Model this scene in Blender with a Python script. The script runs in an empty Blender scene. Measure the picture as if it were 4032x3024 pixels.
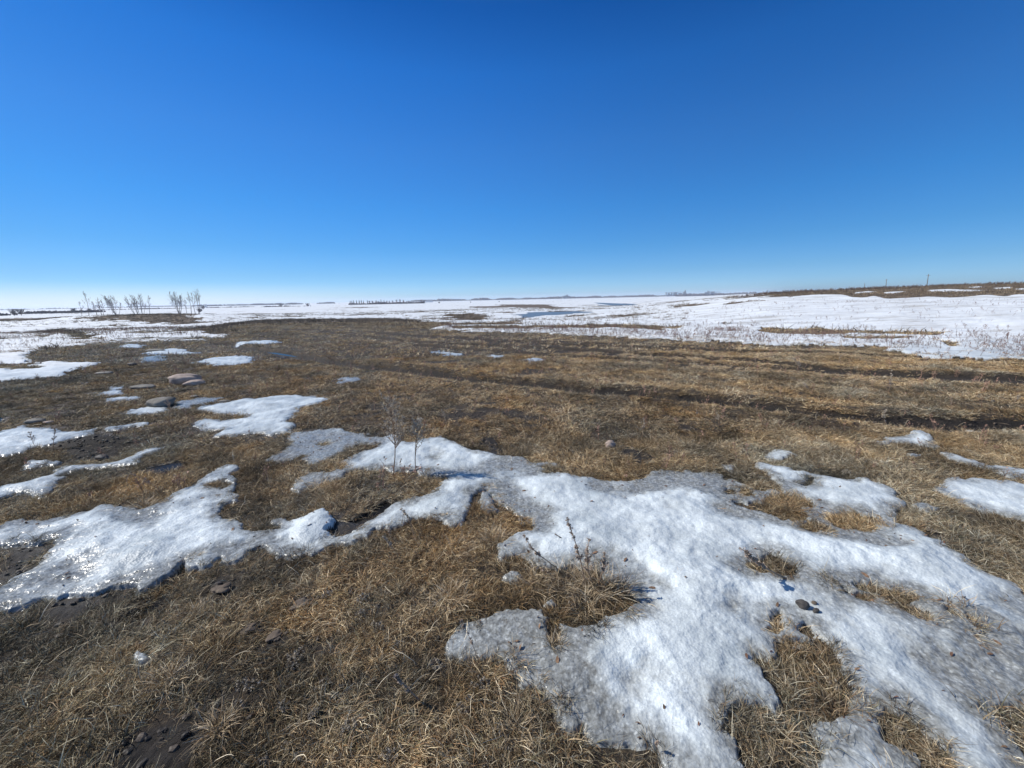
import bpy, math, random
import numpy as np
from mathutils import Matrix, Vector

# ------------------------------------------------------------------ camera, sky, sun, exposure
SC = bpy.context.scene
EYE = 1.6
FPX = 1514.0                       # focal length in pixels of the 4032 x 3024 photograph
PITCH = math.radians(12.55)
ROLL = math.radians(1.19)
Fv = np.array([0, math.cos(PITCH), -math.sin(PITCH)])
U0 = np.array([0, math.sin(PITCH), math.cos(PITCH)])
R0 = np.array([1.0, 0, 0])
Rv = math.cos(ROLL) * R0 - math.sin(ROLL) * U0
Uv = math.sin(ROLL) * R0 + math.cos(ROLL) * U0
cam_data = bpy.data.cameras.new('camera')
cam = bpy.data.objects.new('camera', cam_data)
SC.collection.objects.link(cam)
M = Matrix(((Rv[0], Uv[0], -Fv[0], 0), (Rv[1], Uv[1], -Fv[1], 0), (Rv[2], Uv[2], -Fv[2], EYE), (0, 0, 0, 1)))
cam.matrix_world = M
cam_data.sensor_width = 36.0
cam_data.lens = 36.0 * FPX / 4032.0
cam_data.clip_start = 0.05
cam_data.clip_end = 60000
SC.camera = cam

SUN_AZ = math.radians(-80)         # measured from +Y, negative is to the left
SUN_EL = math.radians(40)
world = bpy.data.worlds.new("World")
SC.world = world
world.use_nodes = True
wn = world.node_tree.nodes
wl = world.node_tree.links
bg = wn['Background']
sky = wn.new('ShaderNodeTexSky')
sky.sky_type = 'NISHITA'
sky.sun_disc = False
sky.sun_elevation = SUN_EL
sky.sun_rotation = SUN_AZ
sky.altitude = 500
sky.air_density = 1.0
sky.dust_density = 0.25
sky.ozone_density = 3.0
# the deep, clean blue of the visible sky: the physical sky graded by height above the horizon
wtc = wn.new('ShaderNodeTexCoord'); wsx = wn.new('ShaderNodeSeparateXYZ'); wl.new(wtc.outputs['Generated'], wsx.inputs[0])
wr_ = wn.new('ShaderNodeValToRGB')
SKY_T = [(0.0, (0.60, 1.00, 1.69)), (0.0258, (0.56, 0.98, 1.68)), (0.0573, (0.45, .87, 1.45)), (0.1162, (0.33, 0.83, 1.37)), (0.2046, (0.26, 0.86, 1.46)), (0.3219, (0.25, 0.85, 1.509)), (0.4421, (0.142, 0.772, 1.52)), (0.5304, (0.055, 0.555, 1.25)), (0.62, (0.70, 0.95, 1.2)), (1.0, (1.6, 1.45, 1.3))]  # stops above the view: paler, brighter zenith added as fill for blue shadows
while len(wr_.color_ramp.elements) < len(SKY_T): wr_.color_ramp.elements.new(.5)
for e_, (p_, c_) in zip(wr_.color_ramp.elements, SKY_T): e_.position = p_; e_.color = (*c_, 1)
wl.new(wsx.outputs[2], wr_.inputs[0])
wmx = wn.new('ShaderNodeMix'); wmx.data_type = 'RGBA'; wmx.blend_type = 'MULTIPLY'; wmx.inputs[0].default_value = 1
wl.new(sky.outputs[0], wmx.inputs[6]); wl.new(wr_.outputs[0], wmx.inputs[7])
wr2 = wn.new('ShaderNodeValToRGB'); wmr = wn.new('ShaderNodeMapRange'); wmr.inputs[1].default_value = -1; wl.new(wsx.outputs[0], wmr.inputs[0])
while len(wr2.color_ramp.elements) < 5: wr2.color_ramp.elements.new(.5)
for e_, (p_, c_) in zip(wr2.color_ramp.elements, [(0, .66), (.14, .74), (.5, 1.10), (.86, .76), (1, .68)]): e_.position = p_; e_.color = (c_, c_, c_, 1)
wr2.color_ramp.interpolation = 'B_SPLINE'
wl.new(wmr.outputs[0], wr2.inputs[0])
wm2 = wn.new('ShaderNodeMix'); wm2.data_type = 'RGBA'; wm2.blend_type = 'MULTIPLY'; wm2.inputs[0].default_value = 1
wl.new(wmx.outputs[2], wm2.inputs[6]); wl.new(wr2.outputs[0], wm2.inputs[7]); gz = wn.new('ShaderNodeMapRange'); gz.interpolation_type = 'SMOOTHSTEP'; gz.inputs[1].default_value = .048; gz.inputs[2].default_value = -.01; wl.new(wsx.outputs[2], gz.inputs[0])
gx = wn.new('ShaderNodeMapRange'); gx.interpolation_type = 'SMOOTHSTEP'; gx.inputs[1].default_value = -.15; gx.inputs[2].default_value = -.8; wl.new(wsx.outputs[0], gx.inputs[0])
gm = wn.new('ShaderNodeMath'); gm.operation = 'MULTIPLY'; wl.new(gz.outputs[0], gm.inputs[0]); wl.new(gx.outputs[0], gm.inputs[1])
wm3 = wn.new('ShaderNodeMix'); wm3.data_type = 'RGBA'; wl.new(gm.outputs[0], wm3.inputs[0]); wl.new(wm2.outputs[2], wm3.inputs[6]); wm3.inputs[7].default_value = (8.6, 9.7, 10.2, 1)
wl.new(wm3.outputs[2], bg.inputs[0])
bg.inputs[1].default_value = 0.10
sd_ = bpy.data.lights.new('sun', 'SUN')
sd_.energy = 4.7
sd_.angle = math.radians(0.5)
sd_.color = (1.0, 0.955, 0.88)
sun = bpy.data.objects.new('sun', sd_)
SC.collection.objects.link(sun)
sv = Vector((math.sin(SUN_AZ) * math.cos(SUN_EL), math.cos(SUN_AZ) * math.cos(SUN_EL), math.sin(SUN_EL)))
sun.rotation_euler = sv.to_track_quat('Z', 'Y').to_euler()
SC.view_settings.view_transform = 'Standard'
SC.view_settings.look = 'None'
SC.view_settings.exposure = 0.0
SC.view_settings.gamma = 1.0
SC.view_settings.use_curve_mapping = False
SC.cycles.max_bounces = 6
SC.cycles.diffuse_bounces = 3
SC.cycles.glossy_bounces = 2
SC.cycles.transmission_bounces = 3
SC.cycles.transparent_max_bounces = 4
SC.cycles.volume_bounces = 1

rng = np.random.default_rng(7)
random.seed(7)

# ------------------------------------------------------------------ maths helpers
def ss(a, b, x):
    t = np.clip((x - a) / (b - a), 0, 1)
    return t * t * (3 - 2 * t)

def _hash(ix, iy, seed):
    h = (ix.astype(np.int64) * 374761393 + iy.astype(np.int64) * 668265263 + seed * 1274126177) & 0xffffffff
    h = ((h ^ (h >> 13)) * 1274126177) & 0xffffffff
    h = h ^ (h >> 16)
    return (h & 0xffff) / 65535.0

def vnoise(x, y, seed=0):
    ix = np.floor(x); iy = np.floor(y)
    fx = x - ix; fy = y - iy
    fx = fx * fx * fx * (fx * (fx * 6 - 15) + 10); fy = fy * fy * fy * (fy * (fy * 6 - 15) + 10)
    a = _hash(ix, iy, seed); b = _hash(ix + 1, iy, seed); c = _hash(ix, iy + 1, seed); d = _hash(ix + 1, iy + 1, seed)
    return (a + (b - a) * fx) * (1 - fy) + (c + (d - c) * fx) * fy

def fbm(x, y, scale, octv=4, seed=0, gain=0.5):
    """-1..1 fractal noise, scale = size in metres of the largest feature"""
    s = 0; amp = 1; tot = 0
    c, sn = math.cos(0.6), math.sin(0.6)
    px = x / scale; py = y / scale
    for k in range(octv):
        s = s + amp * (vnoise(px, py, seed + k * 17) * 2 - 1)
        tot += amp
        px, py = (px * c - py * sn) * 2.03 + 3.7, (px * sn + py * c) * 2.03 - 1.3
        amp *= gain
    return s / tot

def ray(px, py):
    px = np.asarray(px, float); py = np.asarray(py, float)
    d = Fv[None, :] * FPX + Rv[None, :] * (px - 2016)[:, None] - Uv[None, :] * (py - 1512)[:, None]
    return d

# crops of the photograph the outlines were measured in: origin x, origin y, photo pixels per crop pixel
CR = {'A': (0, 1350, .6076), 'B': (1344, 1350, .6076), 'C': (2688, 1350, .6076),
      'D': (0, 2200, .6076), 'E': (1344, 2200, .6076), 'F': (2688, 2200, .6076),
      'K': (0, 1050, .4521), 'L': (1000, 1050, .4521), 'M': (2000, 1050, .4521), 'N': (3000, 1050, .4665),
      'O': (0, 0, 1.8228), 'S': (0, 0, 1.0), 'T': (200, 1120, .2939), 'P': (3350, 1050, .3083), 'Q': (2550, 1100, .2486)}

def src(s):
    """'A x,y x,y B x,y' -> photo pixel coordinates"""
    out = []; k = 'S'
    for tok in s.split():
        if tok in CR: k = tok; continue
        x, y = tok.split(',')
        o = CR[k]
        out.append((o[0] + float(x) * o[2], o[1] + float(y) * o[2]))
    return np.array(out)

def flat(pts):
    d = ray(pts[:, 0], pts[:, 1])
    s = EYE / np.maximum(-d[:, 2], 1e-6)
    return d[:, :2] * s[:, None]

# ------------------------------------------------------------------ terrain
EDGE = flat(src('K 230,770 400,720 640,680 870,660 1350,650 1650,640 1980,615 1990,600 L 0,510 700,515 1350,530 1560,550 M 0,575 1000,610 2000,660 N 0,655 800,670 1300,740 2212,790 2600,815'))
e_t = EDGE[:, 0] / EDGE[:, 1]
o_ = np.argsort(e_t); e_t = e_t[o_]; e_y = EDGE[o_, 1]
_w = flat(src('A -200,95 0,75 150,60')); e_t = np.concatenate([[-3], _w[:, 0] / _w[:, 1], e_t]); e_y = np.concatenate([[_w[0, 1]], _w[:, 1], e_y])
HZ_T = np.array([.0, .3, .5, .65, .85, 1.0, 1.33, 1.8])
HZ_E = np.array([-40, -22, -10, -3, 3, 8, 15, 20]) / FPX

def Yedge(t):
    return np.interp(t, e_t, e_y)

def terrain(X, Y):
    Ys = np.maximum(Y, 1.0)
    t = np.clip(X / Ys, -2.2, 2.2)
    ye = Yedge(t)
    D = Ys - ye
    zc = -1.3 * ss(0, 42, D) - 2.6 * ss(60, 240, D) - 4.5 * ss(200, 1800, D)
    zc = zc + ss(8, 30, D) * .25 * fbm(X, Y, 30, 3, 5) * (1 - ss(200, 400, D))
    # grassy mound on the left with the row of young trees on it
    mu = (t + .965) / .30
    zc = zc + 1.15 * np.exp(-np.abs(mu) ** 2.6) * np.exp(-((Ys - 84) / 17.0) ** 2)
    # long snowy slope rising to the right
    wr = ss(.16, .72, t)
    crest = EYE + np.interp(t, HZ_T, HZ_E) * 62
    k = np.clip(D / np.maximum(62 - ye, 5), 0, 1)
    kk = ss(0, .12, k) * -.28 + (crest + .28) * (k - .35 * k * (1 - k) * 0)
    kk = np.where(k >= 1, crest + .1 * ss(62, 90, Ys), kk) + ss(2, 12, D) * .12 * fbm(X, Y, 14, 3, 9) * (1 - ss(50, 64, Ys) * .2)
    kk = kk - 7 * ss(600, 1500, Ys)
    z = zc * (1 - wr) + kk * wr
    return np.where(D > 0, z, 0.0) * ss(0, 2.0, D)

def hit(pts, far=6000.0):
    """photo pixels -> points on the terrain"""
    d = ray(pts[:, 0], pts[:, 1])
    d = d / d[:, 1:2]
    out = np.zeros((len(pts), 3))
    steps = np.geomspace(.5, far, 3000)
    for i, dd in enumerate(d):
        z = EYE + dd[2] * steps
        g = terrain(dd[0] * steps, steps)
        b = np.nonzero(z <= g)[0]
        if len(b) == 0:
            s = steps[-1]
        else:
            j = b[0]
            if j > 0:
                a0 = z[j - 1] - g[j - 1]; a1 = z[j] - g[j]
                s = steps[j - 1] + (steps[j] - steps[j - 1]) * a0 / (a0 - a1 + 1e-12)
            else: s = steps[0]
        out[i] = (dd[0] * s, s, EYE + dd[2] * s)
    return out

# the grid of the ground: fine near the viewer, coarser with distance
dth = 0.0018
th = [math.radians(76)]
while th[-1] > .030: th.append(th[-1] - min(dth, th[-1] * .0125))
th = np.array(th)
Yr = EYE / np.tan(th)
Yr = np.concatenate([[-300, -60, -12, -3, -.5, .1], Yr, np.geomspace(Yr[-1] * 1.012, 400, 175), np.geomspace(412, 9000, 110)])
NR = len(Yr)
GO = 1.7
Tc = np.arange(-1.56, 1.5601, 0.0024)
NC = len(Tc)
YY, TT = np.meshgrid(Yr, Tc, indexing='ij')
XX = TT * (np.maximum(YY, 0) + GO) * np.where(YY < 0, 1 + np.abs(YY) * .7, 1)
print('grid', NR, NC)
Tpix = XX / np.maximum(YY, .3)

def grid_index(X, Y):
    r = np.interp(Y, Yr, np.arange(NR))
    t = X / (np.maximum(Y, 0) + GO)
    c = (t - Tc[0]) / (Tc[1] - Tc[0])
    return r, c

def sample(A, X, Y):
    r, c = grid_index(np.atleast_1d(X), np.atleast_1d(Y))
    r = np.clip(r, 0, NR - 1.001); c = np.clip(c, 0, NC - 1.001)
    i = r.astype(int); j = c.astype(int); a = r - i; b = c - j
    return (A[i, j] * (1 - b) + A[i, j + 1] * b) * (1 - a) + (A[i + 1, j] * (1 - b) + A[i + 1, j + 1] * b) * a

def sdf(poly, X, Y, margin):
    """signed distance (inside positive), -margin outside the polygon's box"""
    x0, y0 = poly.min(0) - margin; x1, y1 = poly.max(0) + margin
    out = np.full(X.shape, -margin)
    m = (X > x0) & (X < x1) & (Y > y0) & (Y < y1)
    if not m.any(): return out
    x = X[m]; y = Y[m]
    d2 = np.full(x.shape, 1e18); ins = np.zeros(x.shape, bool)
    n = len(poly)
    for i in range(n):
        ax, ay = poly[i]; bx, by = poly[(i + 1) % n]
        ex, ey = bx - ax, by - ay
        L = ex * ex + ey * ey + 1e-12
        k = np.clip(((x - ax) * ex + (y - ay) * ey) / L, 0, 1)
        dx = x - ax - k * ex; dy = y - ay - k * ey
        d2 = np.minimum(d2, dx * dx + dy * dy)
        if ay != by:
            c = ((ay > y) != (by > y)) & (x < ex * (y - ay) / (by - ay) + ax)
            ins ^= c
    d = np.sqrt(d2)
    out[m] = np.maximum(np.where(ins, d, -d), -margin)
    return out

def dist_line(pl, X, Y, margin):
    out = np.full(X.shape, margin)
    x0, y0 = pl.min(0) - margin; x1, y1 = pl.max(0) + margin
    m = (X > x0) & (X < x1) & (Y > y0) & (Y < y1)
    x = X[m]; y = Y[m]; d2 = np.full(x.shape, 1e18)
    for i in range(len(pl) - 1):
        ax, ay = pl[i]; ex, ey = pl[i + 1] - pl[i]
        k = np.clip(((x - ax) * ex + (y - ay) * ey) / (ex * ex + ey * ey + 1e-12), 0, 1)
        d2 = np.minimum(d2, (x - ax - k * ex) ** 2 + (y - ay - k * ey) ** 2)
    out[m] = np.minimum(np.sqrt(d2), margin)
    return out

# domain warp: ragged edges whose size grows a little with distance
wa = np.clip(.022 * np.maximum(YY, 1), .02, .25)
WX = XX + wa * (1.25 * fbm(XX, YY, .22, 5, 21, .65)) + .5 * wa * fbm(XX, YY, .9, 2, 25)
WY = YY + wa * (1.25 * fbm(XX, YY, .22, 5, 31, .65)) + .5 * wa * fbm(XX, YY, .9, 2, 35)

BIG = ['A -300,1180 0,1190 60,1165 150,1155 250,1160 330,1150 440,1130 560,1115 640,1065 720,1045 790,1060 880,1090 960,1085 1040,1060 1090,1020 1100,975 1170,960 1240,930 1300,880 1380,820 1440,795 1510,800 1535,815 1480,850 1440,870 1490,910 1500,960 1460,985 1545,990 1560,1010 1440,1050 1420,1110 1470,1140 1540,1150 1600,1165 1570,1200 1620,1235 1700,1250 1790,1220 1730,1190 1740,1160 1800,1150 1870,1165 1960,1145 2020,1120 2070,1105 2110,1130 2130,1160 2120,1230 2180,1270 2290,1250 2380,1170 2470,1120 2510,1080 2590,1065 2640,1045 2740,1020 2810,1000 2830,965 2810,950 2850,930 2900,905 3000,895 3110,903 3170,930 3150,985 3100,1000 3065,1050 3050,1090 3040,1140 2990,1200 2910,1215 2830,1190 2730,1170 2650,1190 2540,1220 2450,1230 2390,1290 2300,1320 2212,1330 2100,1350 2060,1380 2000,1400 1840,1400 1760,1380 1720,1340 1640,1370 1590,1410 1500,1430 1340,1460 1260,1470 1240,1430 1100,1530 1000,1600 950,1640 890,1645 870,1595 780,1590 700,1630 640,1635 480,1640 430,1675 330,1655 260,1680 200,1730 60,1740 -300,1730',
       'A 1700,770 1760,720 1850,690 1890,640 1870,610 1960,590 2070,575 2212,575 2292,600 2412,600 2392,625 2512,620 2582,640 2652,665 2732,655 2832,640 2912,655 3002,680 3082,710 3162,715 3252,745 3342,750 3412,745 3462,790 3592,800 3602,820 3522,835 3512,870 3400,900 3200,960 3050,960 2900,905 2862,900 2772,880 2732,850 2652,860 2552,870 2512,840 2412,830 2312,840 2212,860 2200,800 2290,745 2350,700 2430,685 2330,660 2230,690 2190,740 2090,790 2000,800 1950,740 1850,755 1780,775',
       'A 1850,950 1820,965 1900,990 1940,990 1960,950 2060,930 2100,900 2230,890 2240,840 2180,830 2100,850 2010,825 1960,850 1900,870',
       'B 900,905 1000,895 1040,885 1130,868 1230,880 1330,870 1430,868 1520,885 1600,890 1700,915 1780,930 1860,915 1960,895 1980,860 2060,850 2130,840 2212,838 C 60,850 150,840 230,850 280,880 340,880 370,920 440,940 500,960 590,970 620,985 C 760,1010 820,1040 960,1050 1280,1110 1400,1090 1380,1120 1330,1180 1450,1210 1520,1230 1560,1270 1640,1290 1710,1340 1800,1380 1860,1440 1950,1480 2060,1520 2150,1570 2212,1640 2600,1800 F 2800,900 2600,1700 370,1700 0,1700 E 2130,1500 2080,1280 2000,1260 1800,1260 1700,1260 1600,1240 1580,1200 1560,1110 1480,1160 1440,1140 1390,1070 1380,1000 1330,950 1330,880 1280,900 1220,870 1140,860 1120,790 1080,760 1050,680 950,665 850,670 800,690 740,660 680,650 660,620 700,540 770,450 830,435 900,400 980,390 1060,365 1150,370 1280,360 1330,420 1340,470 1440,480 1520,480 1580,460 1660,460 1690,440 1740,400 1850,370 1950,330 1920,310 1830,230 1700,170 1640,110 1500,90 B 1380,1490 1300,1490 1230,1480 1180,1430 1110,1430 1030,1440 1040,1400 990,1345 1080,1310 1160,1260 1230,1250 1240,1150 1150,1150 1060,1090 1010,1040 960,990 940,960',
       'B 905,1060 960,985 1010,1050 1035,1130 1000,1135 900,1115',
       'C 470,790 520,790 580,800 640,800 700,820 710,840 800,850 880,880 960,890 1060,905 1120,885 1190,890 1240,920 1320,960 1360,1000 1420,1040 1450,1065 1400,1100 1330,1180 1300,1220 1000,1120 900,1080 740,1060 640,990 600,930 540,860 480,830']
BIG_HOLES = ['A -300,1340 0,1335 120,1330 200,1330 300,1310 370,1320 330,1380 260,1450 130,1520 60,1560 -300,1590',
             'A 2090,650 2130,645 2165,655 2120,668', 'A 1320,930 1400,920 1450,945 1390,975 1330,960',
             'C 345,1045 400,1050 440,1075 470,1050 520,1045 570,1010 620,985 700,1000 760,1010 820,1040 800,1060 740,1070 790,1120 780,1160 700,1165 620,1155 540,1130 440,1100 370,1075',
             'C 920,1140 1000,1135 1060,1120 1200,1130 1230,1160 1210,1190 1290,1200 1280,1225 1170,1235 1060,1215 990,1200 940,1170',
             'C 800,1165 880,1190 980,1225 950,1250 850,1250 760,1220', 'C 280,950 330,955 350,985 290,990', 'C 370,950 440,960 470,1010 420,1005',
             'C 450,1480 480,1460 560,1400 620,1420 680,1480 730,1490 700,1530 640,1550 520,1530 460,1500',
             'F 320,1080 350,1010 440,1020 540,1010 620,1050 680,1000 650,900 600,850 580,760 490,730 500,690 600,730 650,700 640,600 700,555 790,570 870,600 900,540 960,600 990,700 1050,800 1060,880 1070,960 1080,1040 1000,1080 940,1080 820,1110 830,1180 870,1250 860,1700 370,1700 400,1250 310,1170',
             'F 1280,1040 1330,1000 1450,1050 1560,1130 1600,1200 1680,1270 1800,1500 1640,1500 1560,1260 1440,1220 1330,1200 1300,1100',
             'F 1970,1000 2050,1010 2150,1000 2212,960 2600,950 2700,1500 2300,1500 2150,1180 2120,1100 2040,1040',
             'F 1080,200 1200,180 1300,220 1460,250 1500,280 1450,300 1380,300 1250,250 1130,230', 'F 1130,285 1160,262 1210,265 1220,290 1170,305',
             'F 1400,330 1500,330 1600,370 1620,430 1560,440 1480,400', 'F 590,410 640,400 670,480 640,540 600,520 600,450', 'F 780,510 800,460 860,480 850,540',
             'F 1680,350 1740,355 1770,390 1700,380', 'F 1830,380 1880,390 1860,410 1820,405', 'F 1860,490 1930,480 1940,500 1870,515', 'F 1010,220 1050,225 1080,250 1040,250',
             'E 1345,490 1400,470 1450,530 1430,590 1380,605 1350,560', 'C 760,925 870,900 850,930 790,940', 'A 1330,1520 1460,1400 1480,1410 1360,1530']
PATCHES = [
 ('wide pale ice sheet left of centre, tapering to a point at its right', ['A 1290,420 1380,400 1480,380 1600,365 1750,345 1850,325 1900,330 1960,340 2060,345 2120,360 2070,385 2000,410 1960,440 1900,480 1890,520 1940,545 1890,565 1880,600 1800,605 1680,590 1560,600 1450,630 1400,600 1440,570 1400,555 1320,560 1300,540 1250,540 1270,510 1340,490 1450,490 1520,495 1600,480 1560,470 1400,450 1310,435'], .75),
 ('bluish snow bank at the left edge above the dark soil hummock', ['A -400,600 0,585 60,565 140,555 200,530 270,540 340,565 460,570 600,560 610,585 520,600 430,615 370,650 280,680 200,690 120,720 0,750 -400,800'], .75),
 ('narrow snow strip lying just behind the dark soil hummock', ['A 640,580 700,540 780,540 950,512 940,528 760,560 700,580'], .8),
 ('small pale snow patch below the hummock near the left edge', ['A 120,800 200,755 330,752 380,765 330,795 230,805 150,825'], .6),
 ('long snow streak running from the left edge to a bright rounded end', ['A -400,990 0,930 80,905 200,880 300,850 370,805 440,775 560,768 700,757 770,755 800,735 870,708 960,678 1010,670 1070,685 1010,710 910,745 880,775 800,795 700,805 600,812 540,805 440,830 420,870 380,900 370,930 290,990 250,1000 240,970 120,970 60,990 0,1015 -400,1100'], .7),
 ('oval snow patch right before the grey half-round stone', ['A 845,440 900,418 1000,402 1070,405 1115,425 1060,442 960,458 880,458'], .8),
 ('flat blue grey ice beside the grey half-round stone', ['A 1150,405 1180,370 1300,347 1470,347 1420,377 1300,392 1250,418 1160,418'], .15),
 ('small ragged snow patch left of the low flat stone', ['A 590,322 700,310 720,284 785,284 765,300 805,322 720,337 610,333'], .8),
 ('thin snow sliver behind the grey half-round stone', ['A 665,362 780,344 860,335 945,345 900,362 740,370'], .8),
 ('smooth oval ice patch with pointed left end in the far left meadow', ['A 1285,118 1350,99 1430,86 1560,83 1615,95 1600,127 1540,140 1430,142 1330,132'], .8),
 ('bright snow patch with long thin tail in the far left meadow', ['A 955,68 1000,51 1100,38 1180,36 1225,58 1315,60 1240,74 1100,77 1000,74'], .9),
 ('dull grey ice patch just below the snow patch with the thin tail', ['A 905,112 950,94 1050,86 1105,100 1040,114 950,120'], .1),
 ('farthest thin snow patch in the left meadow, close to the snow field', ['A 735,24 820,10 935,13 905,32 800,30'], .9),
 ('small bright snow patch beyond the beginning of the muddy track', ['O 508,743 540,736 590,734 607,739 570,745'], .9),
 ('leftmost and largest of the three thin ice patches behind the muddy track', ['B 565,60 640,52 700,56 730,66 795,78 740,84 650,77'], .6),
 ('middle one of the three thin ice patches behind the muddy track', ['B 945,96 980,82 1075,83 1065,99 1000,106'], .6),
 ('rightmost of the three thin ice patches behind the muddy track', ['B 1175,116 1210,106 1280,103 1325,115 1300,128 1200,127'], .6),
 ('small blue grey ice patch just in front of the muddy track left of centre', ['B -20,230 50,216 100,218 125,235 60,250 -10,247'], .3),
 ('crescent of snow just in front of the wide end of the muddy track', ['C 1295,652 1370,622 1430,598 1510,590 1580,618 1625,658 1665,680 1600,692 1500,667 1400,658 1310,668'], .8),
 ('small snow cap in the grass behind the right snow tongue', ['C 485,747 560,720 640,713 700,722 715,740 640,748 580,772 530,770'], .8),
 ('tiny white snow remnant at the far edge of the central snow sheet', ['C 238,812 280,798 338,820 305,832 290,852 250,837'], .8),
 ('narrow snow band slanting down to the right edge', ['C 1675,720 1740,718 1830,748 1950,783 2100,803 2212,813 2600,850 2600,990 2212,890 2100,887 2030,852 2010,822 1900,803 1760,773 1690,748'], .7),
 ('thick snow patch at the right edge below the narrow snow band', ['C 1620,942 1700,930 1750,883 1840,888 1870,908 1940,898 2000,903 2100,898 2212,918 2600,950 2600,1300 2212,1165 2100,1142 1980,1102 1850,1082 1750,1042 1690,1002 1640,962'], .8),
 ('thin snow sliver lying inside the muddy track at the right', ['C 1825,532 1900,526 2000,543 2095,550 2060,567 1980,577 1900,562'], .9),
 ('tiny snow scrap below the crescent of snow', ['C 1475,725 1550,728 1540,744 1470,738'], .8),
 ('thin grey ice patch in the grass between the two right snow tongues', ['C 1495,1060 1560,1053 1665,1100 1640,1133 1560,1122 1500,1087'], .2),
 ('small grey ice piece under the tangled grass left of the melt hollow', ['E 1025,150 1060,115 1130,120 1175,150 1130,190 1050,185'], .05),
 ('small glassy ice piece between two orange grass tufts', ['E 1290,325 1350,300 1410,335 1380,352 1310,348'], .2),
 ('hand-sized white ice chunk alone in the grass at the lower left', ['D 900,640 925,600 960,588 1000,600 1012,640 1000,680 940,692 910,670'], .5),
]
ICE = ['A 1700,770 1760,720 1850,690 1890,640 1870,610 1960,590 2070,575 2292,600 2412,600 2512,620 2582,640 2512,680 2450,720 2350,760 2250,800 1800,960 1780,900',
       'B 1000,740 1130,740 1200,740 1260,785 1400,795 1400,825 1310,845 1300,870 1150,870 1040,880 960,925 900,900 700,905 560,880 520,850 600,820 700,835 800,830 880,780',
       'B 540,760 560,735 650,735 660,770 600,800', 'B 965,940 1080,935 1180,975 1280,1020 1370,1070 1415,1120 1410,1190 1390,1250 1300,1300 1240,1270 1150,1150 1060,1090 1000,1040 960,990',
       'B 1090,1330 1200,1320 1280,1380 1320,1460 1240,1500 1100,1440', 'B 1540,910 1700,920 1780,935 1860,920 1960,895 1980,860 2130,840 2212,850 2400,850 2620,940 2800,985 2780,1100 2650,1090 2500,1060 2350,1030 2212,1000 2050,1010 1900,1035 1720,1030 1600,990',
       'C 180,1080 300,1050 450,1110 640,1160 780,1180 800,1260 650,1230 480,1200 350,1200 200,1140', 'C 740,1060 900,1060 1280,1110 1400,1100 1380,1180 1280,1240 1100,1260 900,1240 780,1150',
       'C 260,1480 400,1440 560,1400 740,1480 700,1560 400,1560 300,1520', 'E 1500,60 1640,-60 1760,10 1880,60 1980,110 2060,200 2000,280 1930,340 1700,200 1500,110',
       'E 640,640 700,520 850,420 1060,350 1290,350 1340,470 1500,480 1600,500 1560,620 1600,700 1680,760 1700,900 1800,960 1900,1050 2000,1240 1900,1290 1560,1300 1300,1000 1100,850 1000,700',
       'E 1780,780 1860,700 1960,640 2000,760 1960,880 1850,900', 'F 280,310 400,270 480,310 480,390 380,420 300,390', 'F 1450,600 1560,560 1700,600 1900,520 2100,480 2700,300 2700,1100 2212,1100 1980,1000 1700,900 1520,780 1450,720',
       'F 900,540 1000,700 1070,860 1250,960 1400,900 1600,1150 1900,1500 1500,1500 1280,1200 1100,1080 900,900', 'F 1950,290 2212,240 2700,200 2700,500 2212,460 2050,420', 'F 1000,180 1250,150 1500,240 1650,380 1600,460 1400,420 1200,330 1050,280',
       'C 850,1260 1150,1250 1400,1260 1500,1330 1300,1360 1000,1330', 'A -300,1500 300,1450 640,1380 700,1500 500,1640 -300,1750', 'A 820,1100 1100,1140 1000,1220 850,1200', 'A 1500,1430 1700,1320 1640,1290 1400,1380']
SNOWBALL = flat(src('A 2050,1225 1830,1185 2060,1150'))

m0 = .6
sd_big = np.full(XX.shape, -m0)
for p in BIG: sd_big = np.maximum(sd_big, sdf(flat(src(p)), WX, WY, m0))
for p in BIG_HOLES: sd_big = np.minimum(sd_big, -sdf(flat(src(p)), WX, WY, m0))
pid = np.where(sd_big > 0, 1, 0)
sd_big = sd_big + .022 * fbm(XX, YY, .10, 3, 23, .7) * (YY < 7)
pid = np.where(sd_big > 0, 1, 0)
SD = sd_big.copy()
white = np.where(pid == 1, 1.0, 0.0)
for i, (lab, polys, wv) in enumerate(PATCHES):
    d = np.full(XX.shape, -m0)
    for p in polys: d = np.maximum(d, sdf(flat(src(p)), WX, WY, m0))
    m = d > 0
    pid[m] = i + 2; white[m] = wv
    SD = np.maximum(SD, d)
ice = np.full(XX.shape, -m0)
for p in ICE: ice = np.maximum(ice, sdf(flat(src(p)), XX + .09 * fbm(XX, YY, .3, 4, 41, .6), YY + .09 * fbm(XX, YY, .3, 4, 43, .6), m0))
icef = ss(-.10, .13, ice + .05 * fbm(XX, YY, .12, 3, 45))
thin = 1 - ss(.0, .10, SD + .05 * fbm(XX, YY, .2, 3, 47) - .03)
white = np.where(pid > 0, white * (1 - .88 * icef) * (1 - .6 * thin) * (1 - .22 * ss(.30, .05, SD + .10 * fbm(XX, YY, .5, 3, 49)) * (pid == 1)), 0)
mott = fbm(XX, YY, .55, 4, 51, .55)
white = np.clip(white - .45 * (ss(-.05, -.5, mott)) * (pid == 1), 0, 1)
# the snow field beyond the meadow
fieldY = np.interp(Tpix, e_t, e_y)
nf = fbm(XX, YY * 1.6, 2.2, 4, 61, .6)
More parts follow.
